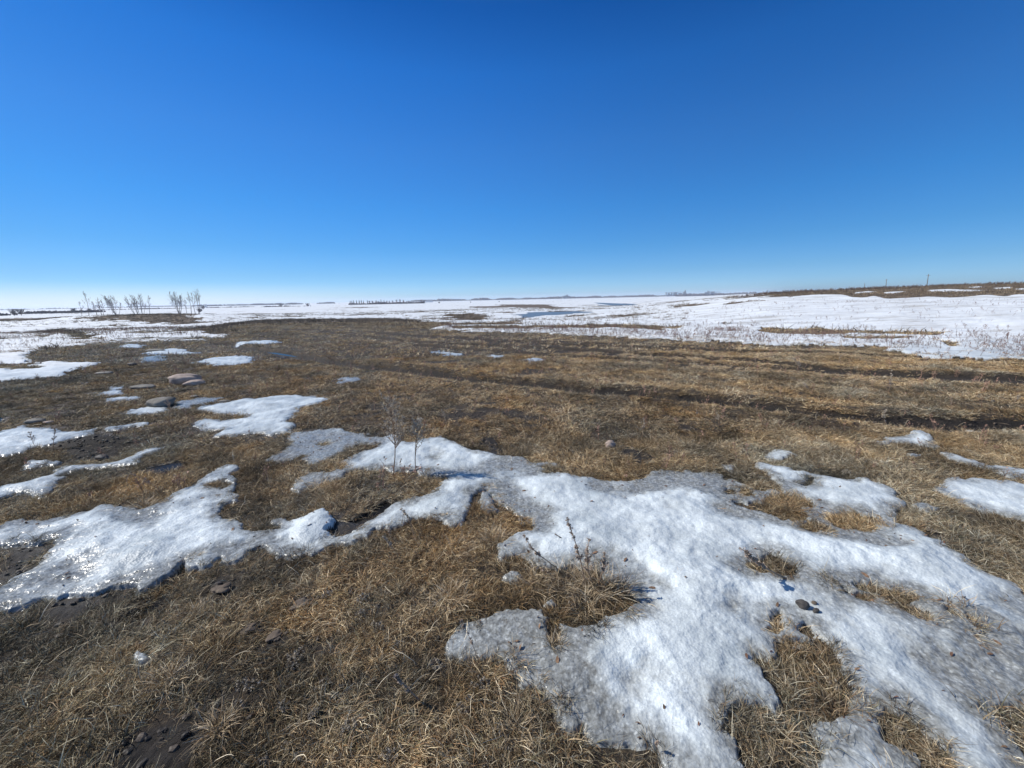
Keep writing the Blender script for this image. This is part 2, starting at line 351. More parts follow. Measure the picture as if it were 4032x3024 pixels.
# left finger of meadow that reaches past the snow wedge
FB = ['K 1580,545 1900,488 2212,470 L 250,455 700,448 1100,452 1400,468 1750,500 1500,560 1560,600 0,640 K 2000,660 1990,612 1960,590 1750,580 1640,560',
      'K 620,452 800,440 1000,424 1200,412 1400,407 1600,410 1720,418 1745,445 1790,480 1700,497 1560,502 1400,492 1330,485 1220,482 1120,489 1040,457 940,457 850,462 760,467 680,460',
      'K 240,578 330,552 500,545 700,553 770,580 870,600 855,632 790,645 700,620 560,592', 'K -300,628 0,625 200,620 400,600 300,632 0,645 -300,650', 'K -200,452 0,450 250,445 530,452 300,466 0,471 -200,475',
      'K 200,402 500,398 830,405 600,412 250,412', 'K 860,510 1050,500 1250,508 1100,520', 'K 1170,575 1300,568 1400,575 1250,582', 'L 620,352 1100,345 1000,360 650,360', 'L 1850,347 2212,340 2212,357 1900,360', 'L 1640,418 1900,413 2060,430 1960,462 1700,452',
      'L 1700,522 2212,513 M 300,515 700,510 1000,500 1250,520 1500,535 1250,548 900,532 500,534 0,534 L 1800,542', 'M -100,330 350,328 620,355 400,367 0,352', 'M 400,300 840,298 450,310', 'M 1440,347 1600,325 1810,318 1650,342 1500,350',
      'N -60,512 300,528 500,520 620,538 800,543 1100,543 1400,543 1570,560 1450,572 1200,567 900,562 700,557 500,572 200,567 -60,545', 'N 690,592 1000,585 1280,588 1370,605 1000,607 750,607', 'N 1560,640 1650,640 1790,680 1740,692', 'M 1400,530 1560,530 1600,540 1450,548',
      'M 0,470 120,468 60,480 0,480', 'M 1280,500 1360,500 1300,508', 'M 1850,505 1920,500 1900,510', 'K 1480,545 1700,535 1640,560', 'M 1900,320 2212,290 M 2212,300 1950,330']
fb = np.full(XX.shape, -3.0)
for p in FB:
    q = hit(src(p), 400)[:, :2]
    w = .03 * np.maximum(YY, 1)
    fb = np.maximum(fb, sdf(q, XX + w * fbm(XX, YY, 2.5, 3, 71), YY + 2.2 * w * fbm(XX, YY, 2.5, 3, 73), 3.0))
HB = src('M 1700,338 1800,322 1950,302 2212,290 N 60,266 200,270 300,248 450,236 680,235 760,258 860,263 940,250 1000,258 1060,276 1150,268 1400,256 1640,264 1900,240 2050,252 2212,232 2600,215')
hb = hit(HB, 70.0)
hb_t = hb[:, 0] / hb[:, 1]; hb_y = hb[:, 1]
yb = np.interp(Tpix, hb_t, hb_y, left=1e6)
_t0, _t1 = hb_t[0], hb_t[0] + .42
hillthr = .55 - 1.6 * ss(_t0, _t1, Tpix)
hillbrown = (fbm(XX * .3, YY, 6, 4, 77, .6) > hillthr) & (YY > yb + 1.2 * fbm(XX, YY, 3, 3, 75)) & (Tpix > hb_t[0])
hs = np.full(XX.shape, -1.0)
for p in ['N 790,217 900,207 970,212 850,222 780,227', 'N 1030,217 1200,207 1220,215 1100,226 1040,225', 'N 1410,197 1560,190 1700,195 1930,200 1800,207 1500,212 1400,207', 'N 1730,174 1850,166 1890,173 1780,181', 'N 1950,182 2110,170 2110,181 1990,191', 'N 2130,188 2212,183 2400,185 2212,198 2140,197']:
    q = hit(src(p), 75)[:, :2]
    hs = np.maximum(hs, sdf(q, XX, YY, 1.0))
hillbrown &= ~(hs > 0)
strip = fbm(XX, YY, 5.0, 5, 81, .62)
strip2 = fbm(XX * .35, YY, 9.0, 4, 83, .6)
beyond = YY > fieldY * (1 + .06 * nf + .02 * fbm(XX, YY, .6, 3, 85) + .014 * fbm(XX, YY, .14, 3, 86))
farbrown = (strip > .38 + .25 * (1 - ss(25, 60, YY)) + .30 * ss(.30, .75, Tpix) * (1 - ss(60, 80, YY)) + .1 * ss(150, 400, YY)) | (strip2 > .52 - .1 * ss(60, 120, YY) + .5 * ss(.25, .6, Tpix) * (1 - ss(60, 80, YY)))
farbrown = farbrown & (YY > fieldY * 1.25)
leftrows = (Tpix < -.75) & (YY < fieldY * 3) & (fbm(XX * .30, YY, 1.1, 4, 87, .6) > .36)
fld = beyond & ~(fb > 0) & ~farbrown & ~hillbrown & ~leftrows
FIELD = 1
wedge = sdf(flat(src('A -500,-60 300,-60 205,55 180,108 240,130 370,118 440,123 660,130 580,160 440,190 390,220 200,240 0,258 -500,300')), WX, WY + .12 * fbm(XX, YY, .8, 3, 89), m0)
fld |= (wedge > 0) & ~(fbm(XX * .35, YY, .8, 4, 88, .6) > .42)
isfield = fld & (pid == 0)
pid2 = np.where(isfield, 1000, pid)
# ruts
RUTS = [('O 480,742 545,755 600,762 680,775 790,793 900,805 1000,818 1100,829 1250,843 1400,853 1550,869 1700,888 1850,903 2000,915 2212,926 2500,940', .27, .12, 1.0),
        ('O 700,717 760,725 911,741 1220,757 1475,771 1600,777 1740,791 1880,804 2030,811 2212,821 2500,838', .17, .07, .75),
        ('O 780,718 850,724 1000,735 1216,748 1400,754 1646,760 1840,765 1978,771 2212,784 2500,800', .15, .07, .65),
        ('O 900,748 1000,756 1216,771 1400,779 1560,786 1700,797 1900,809 2212,829', .13, .05, .6),
        ('O 620,712 760,716 911,726 1100,738 1300,745', .14, .05, .6)]
d_main = None
rut_h = np.zeros(XX.shape); mud = np.zeros(XX.shape); litrow = np.zeros(XX.shape)
for s, w, dp, mu_ in RUTS:
    pl = flat(src(s))
    d = dist_line(pl, XX, YY + .10 * fbm(XX, YY, 1.2, 3, 91), 3.0)
    ww = (.9 * w + .006 * np.clip(YY, 0, 30)) * (1 + .25 * fbm(XX, YY, .8, 3, 93))
    rut_h -= dp * np.exp(-(d / ww) ** 4) - .35 * dp * np.exp(-((d - 1.7 * ww) / (.6 * ww)) ** 2)
    mud = np.maximum(mud, mu_ * ss(1.12, .92, d / ww + .25 * fbm(XX, YY, .35, 3, 95)))
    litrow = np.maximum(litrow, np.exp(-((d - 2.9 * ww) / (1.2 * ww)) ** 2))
    if mu_ == 1.0: d_main = d
PUD = ['A 925,805 1050,788 1185,757 1205,785 1100,840 1010,868 950,862', 'B 60,1135 180,1058 290,1032 395,1045 300,1075 260,1112 170,1150 80,1157 -60,1150 -90,1135', 'A 455,270 500,262 560,268 530,280 470,280',
       'O 580,761 600,762 625,766 640,770 620,768 595,764', 'A 1560,312 1590,305 1610,318 1580,325', 'D 930,330 1040,240 1130,150 1160,170 1100,260 1010,345', 'A -300,470 0,480 40,500 0,520 -300,520']
pud = np.full(XX.shape, -m0)
for p in PUD: pud = np.maximum(pud, sdf(flat(src(p)), WX, WY, m0))
CRACK = flat(src('D 900,360 1000,270 1100,150 1220,70 1330,-20 A 1450,1390 1560,1310'))
dcr = dist_line(CRACK, XX, YY, 1.0)
BARE = ['D 1340,230 1360,170 1450,130 1560,150 1540,200 1450,260 1380,270', 'D 1540,480 1570,420 1640,390 1700,440 1650,480 1600,500', 'D 1700,520 1760,470 1850,480 1840,540 1750,550', 'D 1860,330 1900,260 2000,230 2010,280 1930,330',
        'D 700,1356 900,1150 1100,1050 1300,1040 1350,1150 1250,1300 1200,1500 700,1500', 'D 350,360 420,280 560,250 650,250 600,330 480,370', 'A 350,640 500,600 640,590 760,620 740,720 560,740 420,720', 'A 0,1340 350,1320 300,1440 100,1540 0,1560',
        'B -150,1180 0,1160 170,1165 150,1220 60,1265 -120,1270', 'B 1800,700 1900,680 2010,760 1900,800', 'C 1500,1230 1600,1210 1700,1280 1600,1290', 'B 900,640 1000,620 1060,720 980,750 ']
bare = np.full(XX.shape, -m0)
for p in BARE: bare = np.maximum(bare, sdf(flat(src(p)), WX, WY, m0))
mud = np.maximum(mud, ss(-.06, .06, bare + .06 * fbm(XX, YY, .12, 3, 97)) * (pid == 0))
mud = np.maximum(mud, .55 * ss(.25, .55, fbm(XX, YY, .7, 4, 99, .6)) * (YY < fieldY) * (SD < -.4))
# heights
Z = terrain(XX, YY)
near = 1 - ss(14, 30, YY)
Z += rut_h * (YY < fieldY * 1.1)
Z += near * (.022 * fbm(XX, YY, .45, 4, 101, .55) + .05 * fbm(XX, YY, 2.4, 3, 103)) + .014 * near * np.abs(fbm(XX, YY, .07, 3, 105)) * mud
sl = (pid > 0)
inside = np.maximum(SD, 0)
lip = ss(0, .012, inside) * .022 * (1 - .6 * ss(2.5, 7, YY)) + ss(0, .06, inside) * .006
body = white * (.014 * ss(0, .25, inside) + .020 * ss(.1, .8, inside)) + (.3 + .7 * white) * .030 * ss(0, .35, inside) * fbm(XX, YY, .42, 4, 107, .55) + .010 * ss(0, .1, inside) * fbm(XX, YY, .07, 3, 109, .6)
Z += sl * (lip + body) - .01 * np.where(sl, icef, 0)
d0 = np.hypot(XX - SNOWBALL[0, 0], (YY - SNOWBALL[0, 1])); d1 = np.hypot(XX - SNOWBALL[2, 0], YY - SNOWBALL[2, 1])
white = np.maximum(white, sl * ss(.25, .12, np.minimum(d0, d1)))
Z += sl * (.040 * np.clip(1 - (d0 / .17) ** 2, 0, 1) + .02 * np.clip(1 - (d1 / .13) ** 2, 0, 1) ** .7)
Z = np.where(pud > 0, np.minimum(Z, -.02), Z)
Z -= .05 * np.exp(-(dcr / .05) ** 2) * (~sl)
sdfield = np.where(isfield, 1.0, 0)
lift = isfield.astype(float)
for _ in range(3):
    lift[1:-1] = (lift[:-2] + lift[1:-1] + lift[2:]) / 3
    for _k in range(3): lift[:, 1:-1] = (lift[:, :-2] + lift[:, 1:-1] + lift[:, 2:]) / 3
lift = ss(.15, 1.0, lift)
Z += lift * (.05 * (1 - ss(60, 200, YY)) + .05 * (1 - ss(40, 90, YY)) * fbm(XX, YY, 1.3, 4, 111, .55))
# dark earth hummock at the left behind the long streak
hm = flat(src('A 620,655 560,640 '))
Z += .13 * np.exp(-(((XX - hm[0, 0]) / .42) ** 2 + ((YY - hm[0, 1]) / .20) ** 2)) * (YY < 20)
pond_poly = hit(src('M 40,420 130,405 400,395 640,390 745,400 600,415 430,430 250,445 120,447 60,435'), 400)
pond2_poly = hit(src('M 760,336 1100,325 1260,321 1100,336 800,343'), 600)
pz = float(np.median(pond_poly[:, 2])); pz2 = float(np.median(pond2_poly[:, 2]))
sdp = sdf(pond_poly[:, :2], XX + 2 * fbm(XX, YY, 6, 3, 113), YY + 2 * fbm(XX, YY, 6, 3, 115), 30)
sdp2 = sdf(pond2_poly[:, :2], XX, YY, 40)
Z = np.where(sdp > 0, np.minimum(Z, pz - .25), np.where(sdp > -30, Z * ss(0, -30, sdp) + np.maximum(Z, pz + .03) * (1 - ss(0, -30, sdp)), Z))
Z = np.where(sdp2 > 0, np.minimum(Z, pz2 - .3), Z)
isfield &= ~(sdp > 0) & ~(sdp2 > 0)
pid2 = np.where(isfield, 1000, pid)
wet = np.clip(ss(-.10, .02, pud) + np.exp(-(dcr / .1) ** 2) + .5 * ss(-.2, 0, SD) * (pid == 0), 0, 1)

# ------------------------------------------------------------------ material helpers
def mat(name):
    m = bpy.data.materials.new(name); m.use_nodes = True
    return m, m.node_tree.nodes, m.node_tree.links, m.node_tree.nodes['Principled BSDF']

def attr(nt, name, typ='GEOMETRY'):
    a = nt.new('ShaderNodeAttribute'); a.attribute_name = name; a.attribute_type = typ
    return a

def noise(nt, lk, scale, detail=4, rough=.55, vec=None, dist=0):
    n = nt.new('ShaderNodeTexNoise'); n.inputs['Scale'].default_value = scale; n.inputs['Detail'].default_value = detail
    n.inputs['Roughness'].default_value = rough; n.inputs['Distortion'].default_value = dist
    if vec is not None: lk.new(vec, n.inputs['Vector'])
    return n

def ramp(nt, lk, fac, stops):
    r = nt.new('ShaderNodeValToRGB')
    while len(r.color_ramp.elements) < len(stops): r.color_ramp.elements.new(.5)
    for e, (p, c) in zip(r.color_ramp.elements, stops):
        e.position = p; e.color = (*c, 1) if len(c) == 3 else c
    lk.new(fac, r.inputs[0])
    return r

def mixc(nt, lk, fac, a, b, mode='MIX'):
    m = nt.new('ShaderNodeMix'); m.data_type = 'RGBA'; m.blend_type = mode
    for s, v in ((m.inputs[0], fac), (m.inputs[6], a), (m.inputs[7], b)):
        if hasattr(v, 'links') or hasattr(v, 'is_linked'): lk.new(v, s)
        elif isinstance(v, (int, float)): s.default_value = v
        else: s.default_value = (*v, 1)
    return m.outputs[2]

def mathn(nt, lk, op, a, b=None, clamp=False):
    m = nt.new('ShaderNodeMath'); m.operation = op; m.use_clamp = clamp
    for i, v in enumerate((a, b)):
        if v is None: continue
        if hasattr(v, 'is_linked'): lk.new(v, m.inputs[i])
        else: m.inputs[i].default_value = v
    return m.outputs[0]

def geo_pos(nt):
    return nt.new('ShaderNodeNewGeometry').outputs['Position']

# snow and ice
MS, nt, lk, bs = mat('snow_and_ice')
P = geo_pos(nt)
aw = attr(nt, 'white').outputs['Fac']; ad = attr(nt, 'far').outputs['Fac']
n1 = noise(nt, lk, 38, 5, .65, P); n2 = noise(nt, lk, 5.5, 4, .55, P); n3 = noise(nt, lk, 190, 3, .7, P)
vor = nt.new('ShaderNodeTexVoronoi'); vor.feature = 'F1'; vor.inputs['Scale'].default_value = 75; lk.new(P, vor.inputs['Vector'])
w1 = mathn(nt, lk, 'ADD', aw, mathn(nt, lk, 'MULTIPLY', mathn(nt, lk, 'SUBTRACT', n2.outputs[0], .5), .95))
w1 = mathn(nt, lk, 'ADD', w1, mathn(nt, lk, 'MULTIPLY', mathn(nt, lk, 'SUBTRACT', n1.outputs[0], .5), .28), True)
icec = ramp(nt, lk, n1.outputs[0], [(.28, (.14, .135, .118)), (.45, (.23, .235, .222)), (.6, (.34, .352, .34)), (.78, (.52, .54, .53))])
vg = nt.new('ShaderNodeTexVoronoi'); vg.inputs['Scale'].default_value = 95; lk.new(P, vg.inputs['Vector'])
vsep = nt.new('ShaderNodeSeparateColor'); lk.new(vg.outputs['Color'], vsep.inputs[0])
vgr = ramp(nt, lk, vsep.outputs[0], [(0, (.84, .84, .84)), (.6, (.97, .97, .97)), (.9, (1.12, 1.12, 1.12)), (1, (1.5, 1.5, 1.5))])
ice_c = mixc(nt, lk, 1.0, icec.outputs[0], vgr.outputs[0], 'MULTIPLY')
snowc = ramp(nt, lk, n3.outputs[0], [(.25, (.56, .59, .59)), (.5, (.66, .69, .69)), (.75, (.78, .805, .80))])
cr = ramp(nt, lk, w1, [(.16, (0, 0, 0)), (.78, (1, 1, 1))])
n4 = noise(nt, lk, 2.6, 5, .6, P)
soft = ramp(nt, lk, n4.outputs[0], [(.30, (.64, .68, .70)), (.48, (.86, .89, .90)), (.64, (1.10, 1.13, 1.13))])
snw = mixc(nt, lk, 1.0, snowc.outputs[0], soft.outputs[0], 'MULTIPLY')
snw = mixc(nt, lk, .35, snw, mixc(nt, lk, 1.0, snw, vgr.outputs[0], 'MULTIPLY'))
col = mixc(nt, lk, cr.outputs[0], ice_c, snw)
mpn = nt.new('ShaderNodeMapping'); mpn.inputs['Scale'].default_value = (.35, 1, 1); mpn.inputs['Rotation'].default_value = (0, 0, .25); lk.new(P, mpn.inputs['Vector'])
nb = noise(nt, lk, .8, 6, .68, mpn.outputs[0])
farc = ramp(nt, lk, nb.outputs[0], [(.34, (.52, .51, .48)), (.45, (.70, .715, .71)), (.54, (.80, .825, .825)), (.66, (.88, .905, .905))])
col = mixc(nt, lk, ad, col, farc.outputs[0])
dirt = noise(nt, lk, 26, 6, .75, P)
dm = ramp(nt, lk, dirt.outputs[0], [(.70, (0, 0, 0)), (.76, (1, 1, 1))])
dmm = mathn(nt, lk, 'MULTIPLY', dm.outputs[0], mathn(nt, lk, 'SUBTRACT', .8, mathn(nt, lk, 'MULTIPLY', aw, .7)), True)
col = mixc(nt, lk, dmm, col, (.10, .07, .045))
lk.new(col, bs.inputs['Base Color'])
rr = ramp(nt, lk, w1, [(.1, (.16, .16, .16)), (.8, (.42, .42, .42))])
rmix = mixc(nt, lk, ad, rr.outputs[0], (.7, .7, .7))
lk.new(rmix, bs.inputs['Roughness'])
bs.inputs['IOR'].default_value = 1.31
bs.inputs['Subsurface Weight'].default_value = 0.0
b1 = nt.new('ShaderNodeBump'); b1.inputs['Strength'].default_value = .8; b1.inputs['Distance'].default_value = .0035
lk.new(n1.outputs[0], b1.inputs['Height'])
b2 = nt.new('ShaderNodeBump'); b2.inputs['Strength'].default_value = .8; b2.inputs['Distance'].default_value = .0028
vd = mathn(nt, lk, 'MULTIPLY', vor.outputs['Distance'], 1.0)
lk.new(vd, b2.inputs['Height']); lk.new(b1.outputs[0], b2.inputs['Normal'])
b3 = nt.new('ShaderNodeBump'); b3.inputs['Strength'].default_value = .6; b3.inputs['Distance'].default_value = .12
nfar = noise(nt, lk, 1.6, 6, .65, P); lk.new(mathn(nt, lk, 'MULTIPLY', nfar.outputs[0], ad), b3.inputs['Height']); lk.new(b2.outputs[0], b3.inputs['Normal'])
lk.new(b3.outputs[0], bs.inputs['Normal'])

# meadow soil and thatch
MG, nt, lk, bs = mat('meadow_ground')
P = geo_pos(nt)
am = attr(nt, 'mud').outputs['Fac']; awt = attr(nt, 'wet').outputs['Fac']; ad = attr(nt, 'far').outputs['Fac']
n1 = noise(nt, lk, 60, 6, .75, P); n2 = noise(nt, lk, 1.3, 5, .6, P); n3 = noise(nt, lk, 7, 5, .65, P)
thatch = ramp(nt, lk, n1.outputs[0], [(.3, (.014, .010, .007)), (.5, (.060, .042, .026)), (.68, (.17, .12, .07))])
tint = ramp(nt, lk, n2.outputs[0], [(.3, (.75, .8, .7)), (.55, (1, 1, 1)), (.7, (1.0, .85, .66))])
thatch2 = mixc(nt, lk, 1.0, thatch.outputs[0], tint.outputs[0], 'MULTIPLY')
soil = ramp(nt, lk, n3.outputs[0], [(.3, (.010, .008, .006)), (.55, (.026, .020, .015)), (.75, (.055, .043, .032))])
nfar = noise(nt, lk, .8, 6, .7, P)
farb = ramp(nt, lk, nfar.outputs[0], [(.3, (.06, .045, .030)), (.5, (.13, .095, .060)), (.7, (.22, .16, .10))])
c = mixc(nt, lk, ad, thatch2, farb.outputs[0])
c = mixc(nt, lk, am, c, soil.outputs[0])
c = mixc(nt, lk, mathn(nt, lk, 'MULTIPLY', awt, .6), c, (.012, .010, .009))
lk.new(c, bs.inputs['Base Color'])
rw = mathn(nt, lk, 'SUBTRACT', .9, mathn(nt, lk, 'MULTIPLY', awt, .62))
lk.new(rw, bs.inputs['Roughness'])
b1 = nt.new('ShaderNodeBump'); b1.inputs['Strength'].default_value = 1; b1.inputs['Distance'].default_value = .02
lk.new(n1.outputs[0], b1.inputs['Height'])
b2 = nt.new('ShaderNodeBump'); b2.inputs['Strength'].default_value = .8; b2.inputs['Distance'].default_value = .03
lk.new(n3.outputs[0], b2.inputs['Height']); lk.new(b1.outputs[0], b2.inputs['Normal'])
lk.new(b2.outputs[0], bs.inputs['Normal'])

def water_mat(name, c, rough=.04):
    m, nt, lk, bs = mat(name)
    n = noise(nt, lk, 6, 4, .6, geo_pos(nt))
    r = ramp(nt, lk, n.outputs[0], [(.35, tuple(v * .7 for v in c)), (.65, tuple(v * 1.3 for v in c))])
    lk.new(r.outputs[0], bs.inputs['Base Color'])
    bs.inputs['Roughness'].default_value = rough; bs.inputs['IOR'].default_value = 1.33
    b = nt.new('ShaderNodeBump'); b.inputs['Strength'].default_value = .12; b.inputs['Distance'].default_value = .02
    n2 = noise(nt, lk, 12, 3, .5, geo_pos(nt)); lk.new(n2.outputs[0], b.inputs['Height']); lk.new(b.outputs[0], bs.inputs['Normal'])
    return m
M_WATER = water_mat('melt_water', (.022, .021, .019), .2)
M_POND = water_mat('pond_ice_water', (.15, .18, .21), .35); M_POND.node_tree.nodes['Principled BSDF'].inputs['Specular IOR Level'].default_value = .18
M_WATER.node_tree.nodes['Principled BSDF'].inputs['Specular IOR Level'].default_value = .07

def simple_mat(name, stops, scale=8, rough=.85, tintattr=None, detail=4, bump=0):
    m, nt, lk, bs = mat(name)
    tc = nt.new('ShaderNodeTexCoord')
    n = noise(nt, lk, scale, detail, .6, tc.outputs['Object'])
    r = ramp(nt, lk, n.outputs[0], stops)
    c = r.outputs[0]
    if tintattr:
        a = attr(nt, tintattr); c = mixc(nt, lk, 1.0, c, a.outputs['Color'], 'MULTIPLY')
    lk.new(c, bs.inputs['Base Color']); bs.inputs['Roughness'].default_value = rough
    if bump:
        b = nt.new('ShaderNodeBump'); b.inputs['Strength'].default_value = .8; b.inputs['Distance'].default_value = bump
        lk.new(n.outputs[0], b.inputs['Height']); lk.new(b.outputs[0], bs.inputs['Normal'])
    return m

# ------------------------------------------------------------------ object helpers
def tag(o, label=None, cat=None, group=None, kind=None):
    if label: o['label'] = label
    if cat: o['category'] = cat
    if group: o['group'] = group
    if kind: o['kind'] = kind
    return o

def link_mesh(name, V, F, m, parent=None, smooth=False, attrs=None):
    me = bpy.data.meshes.new(name)
    V = np.asarray(V, np.float32)
    if isinstance(F, np.ndarray):
        n = len(F); k = F.shape[1]
        me.vertices.add(len(V)); me.vertices.foreach_set('co', V.ravel())
        me.loops.add(n * k); me.loops.foreach_set('vertex_index', F.astype(np.int32).ravel())
        me.polygons.add(n); me.polygons.foreach_set('loop_start', np.arange(0, n * k, k, dtype=np.int32)); me.polygons.foreach_set('loop_total', np.full(n, k, np.int32))
        me.update(calc_edges=True)
    else:
        me.from_pydata([tuple(map(float, v)) for v in V], [], F); me.update()
    if smooth: me.polygons.foreach_set('use_smooth', np.ones(len(me.polygons), bool))
    if attrs:
        for k, v in attrs.items():
            v = np.asarray(v, np.float32)
            if v.ndim == 1:
                a = me.attributes.new(k, 'FLOAT', 'POINT'); a.data.foreach_set('value', v)
            else:
                a = me.attributes.new(k, 'FLOAT_COLOR', 'POINT'); a.data.foreach_set('color', np.c_[v, np.ones(len(v))].astype(np.float32).ravel())
    if m: me.materials.append(m)
    o = bpy.data.objects.new(name, me)
    SC.collection.objects.link(o)
    if parent is not None: o.parent = parent
    return o

def empty(name, loc, label, cat, group=None, kind=None):
    o = bpy.data.objects.new(name, None); SC.collection.objects.link(o); o.location = tuple(map(float, loc))
    o.empty_display_size = .1
    return tag(o, label, cat, group, kind)

# ground, snow field, snow patches: one surface cut into its pieces
allV = np.stack([XX, YY, Z], -1).reshape(-1, 3)
I = np.arange(NR * NC).reshape(NR, NC)
Q = np.stack([I[:-1, :-1], I[:-1, 1:], I[1:, 1:], I[1:, :-1]], -1).reshape(-1, 4)
_c = np.stack([pid2[:-1, :-1], pid2[:-1, 1:], pid2[1:, 1:], pid2[1:, :-1]])
_mx = _c.max(0); _n = (_c > 0).sum(0)
fid = np.where(_n >= 2, _mx, 0)
_lat = ((_c == 1000).any(0)) & (_mx != 1000); fid = fid.reshape(-1)
farat = (np.where(isfield, ss(8, 13, YY), ss(22, 40, YY))).reshape(-1)
AT = {'white': np.where(isfield, 1.0, white).reshape(-1), 'far': farat, 'mud': mud.reshape(-1), 'wet': wet.reshape(-1)}
def cut(name, k, m, keys):
    f = Q[fid == k]
    if len(f) == 0: return None
    u, inv = np.unique(f.ravel(), return_inverse=True)
    return link_mesh(name, allV[u], inv.reshape(-1, 4), m, None, True, {a: AT[a][u] for a in keys})
tag(cut('meadow', 0, MG, ['mud', 'wet', 'far']), 'flat brown meadow of matted dry grass and dark soil crossed by wheel tracks', 'ground', kind='structure')
tag(cut('snow_field', 1000, MS, ['white', 'far']), 'wide white snow field beyond the brown meadow', 'snow field', kind='structure')
tag(cut('snow_sheet', 1, MS, ['white', 'far']), 'large melting sheet of snow and grey ice spreading across the whole foreground', 'snow')
for i, (lab, polys, wv) in enumerate(PATCHES):
    o = cut('snow_patch' if wv > .35 else 'ice_patch', i + 2, MS, ['white', 'far'])
    if o: tag(o, lab, 'snow patch' if wv > .35 else 'ice patch', 'patches of snow and ice left on the meadow')

def flat_poly(name, pts, z, m, label, cat, kind=None, grow=1.0):
    c = pts[:, :2].mean(0)
    P2 = c + (pts[:, :2] - c) * grow
    V = np.c_[P2, np.full(len(P2), z)]
    o = link_mesh(name, V, [list(range(len(V)))], m)
    return tag(o, label, cat, kind=kind)
flat_poly('pond', pond_poly, pz, M_POND, 'long narrow pond of blue meltwater lying in the snow field', 'pond', 'structure', 1.3)
flat_poly('pond', pond2_poly, pz2 - .02, M_POND, 'thin farther pond of meltwater in the snow field', 'pond', 'structure', 1.1)
PUDL = ['puddle of dark meltwater in the grass at the left under the long snow streak', 'dark meltwater puddle held behind the snow ridge left of centre', 'tiny blue puddle left of the flat stones', 'narrow shiny puddle in the start of the muddy track', 'tiny puddle behind the wide pale ice sheet', 'wet muddy trickle along the lower edge of the snow', 'small puddle at the left edge behind the bluish snow bank']
for p, l in zip(PUD, PUDL):
    q = flat(src(p)); flat_poly('puddle', np.c_[q, np.zeros(len(q))], -.012, M_WATER, l, 'puddle', None, 1.12)

# ------------------------------------------------------------------ grass
def blades(n, R, lmin, lmax, w, elev, seed, crink=.5, seg=3, cols=None, comb=0):
    r = np.random.default_rng(seed)
    Vs = []; Fs = []; Cs = []; b = 0
    for i in range(n):
        a = r.uniform(0, 2 * math.pi); rad = R * math.sqrt(r.uniform())
        p = np.array([rad * math.cos(a), rad * math.sin(a), -.004])
        az = r.normal(0, comb) if comb else a + r.normal(0, 1.2); el = np.clip(r.normal(*elev), .05, 1.5)
        L = r.uniform(lmin, lmax) * (1.5 if r.uniform() < .08 else 1); wd = w * r.uniform(.6, 1.3)
        c = np.array(cols[r.integers(len(cols))]) * r.uniform(.65, 1.25)
        tw = r.uniform(0, math.pi)
        pts = []
        for k in range(seg + 1):
            d = np.array([math.cos(az) * math.cos(el), math.sin(az) * math.cos(el), math.sin(el)])
            sdv = np.array([-math.sin(az), math.cos(az), 0]) * math.cos(tw) + np.array([-math.cos(az) * math.sin(el), -math.sin(az) * math.sin(el), math.cos(el)]) * math.sin(tw)
            f = 1 - (k / seg) ** 2
            pts.append((p.copy(), sdv, wd * max(f, .0)))
            p = p + d * L / seg
            p[2] = max(p[2], .002)
            el = el - r.uniform(.1, .75) * crink; az += r.normal(0, .35) * crink * 1.4
        for k in range(seg):
            q, s_, ww = pts[k]
            Vs += [q - s_ * ww * .5, q + s_ * ww * .5]; Cs += [c * (.42 + .58 * min(1, 1.6 * k / seg))] * 2  # shade between blades painted in, darker toward the root
        Vs.append(pts[seg][0]); Cs.append(c)
        for k in range(seg - 1):
            Fs.append([b + 2 * k, b + 2 * k + 1, b + 2 * k + 3, b + 2 * k + 2])
        Fs.append([b + 2 * seg - 2, b + 2 * seg - 1, b + 2 * seg])
        b += 2 * seg + 1
    return np.array(Vs), Fs, np.array(Cs)

STRAW = [(.54, .405, .245), (.44, .31, .175), (.30, .205, .115), (.14, .095, .055), (.30, .175, .085), (.42, .335, .23), (.25, .21, .115), (.82, .68, .47)]
M_GR, nt, lk, bs = mat('dry_grass')
ac = attr(nt, 'bc'); at_ = attr(nt, 'tint', 'INSTANCER')
c = mixc(nt, lk, 1.0, ac.outputs['Color'], at_.outputs['Color'], 'MULTIPLY')
lk.new(c, bs.inputs['Base Color']); bs.inputs['Roughness'].default_value = .62
bs.inputs['Specular IOR Level'].default_value = .35

def proto_collection(name, items):
    col = bpy.data.collections.new(name)
    for k, (V, F, C) in enumerate(items):
        me = bpy.data.meshes.new('%s_%02d' % (name, k))
        me.from_pydata([tuple(map(float, v)) for v in V], [], F)
        a = me.attributes.new('bc', 'FLOAT_COLOR', 'POINT'); a.data.foreach_set('color', np.c_[C, np.ones(len(C))].astype(np.float32).ravel())
        me.materials.append(M_GR)
        o = bpy.data.objects.new('%s_%02d' % (name, k), me); col.objects.link(o)
    return col

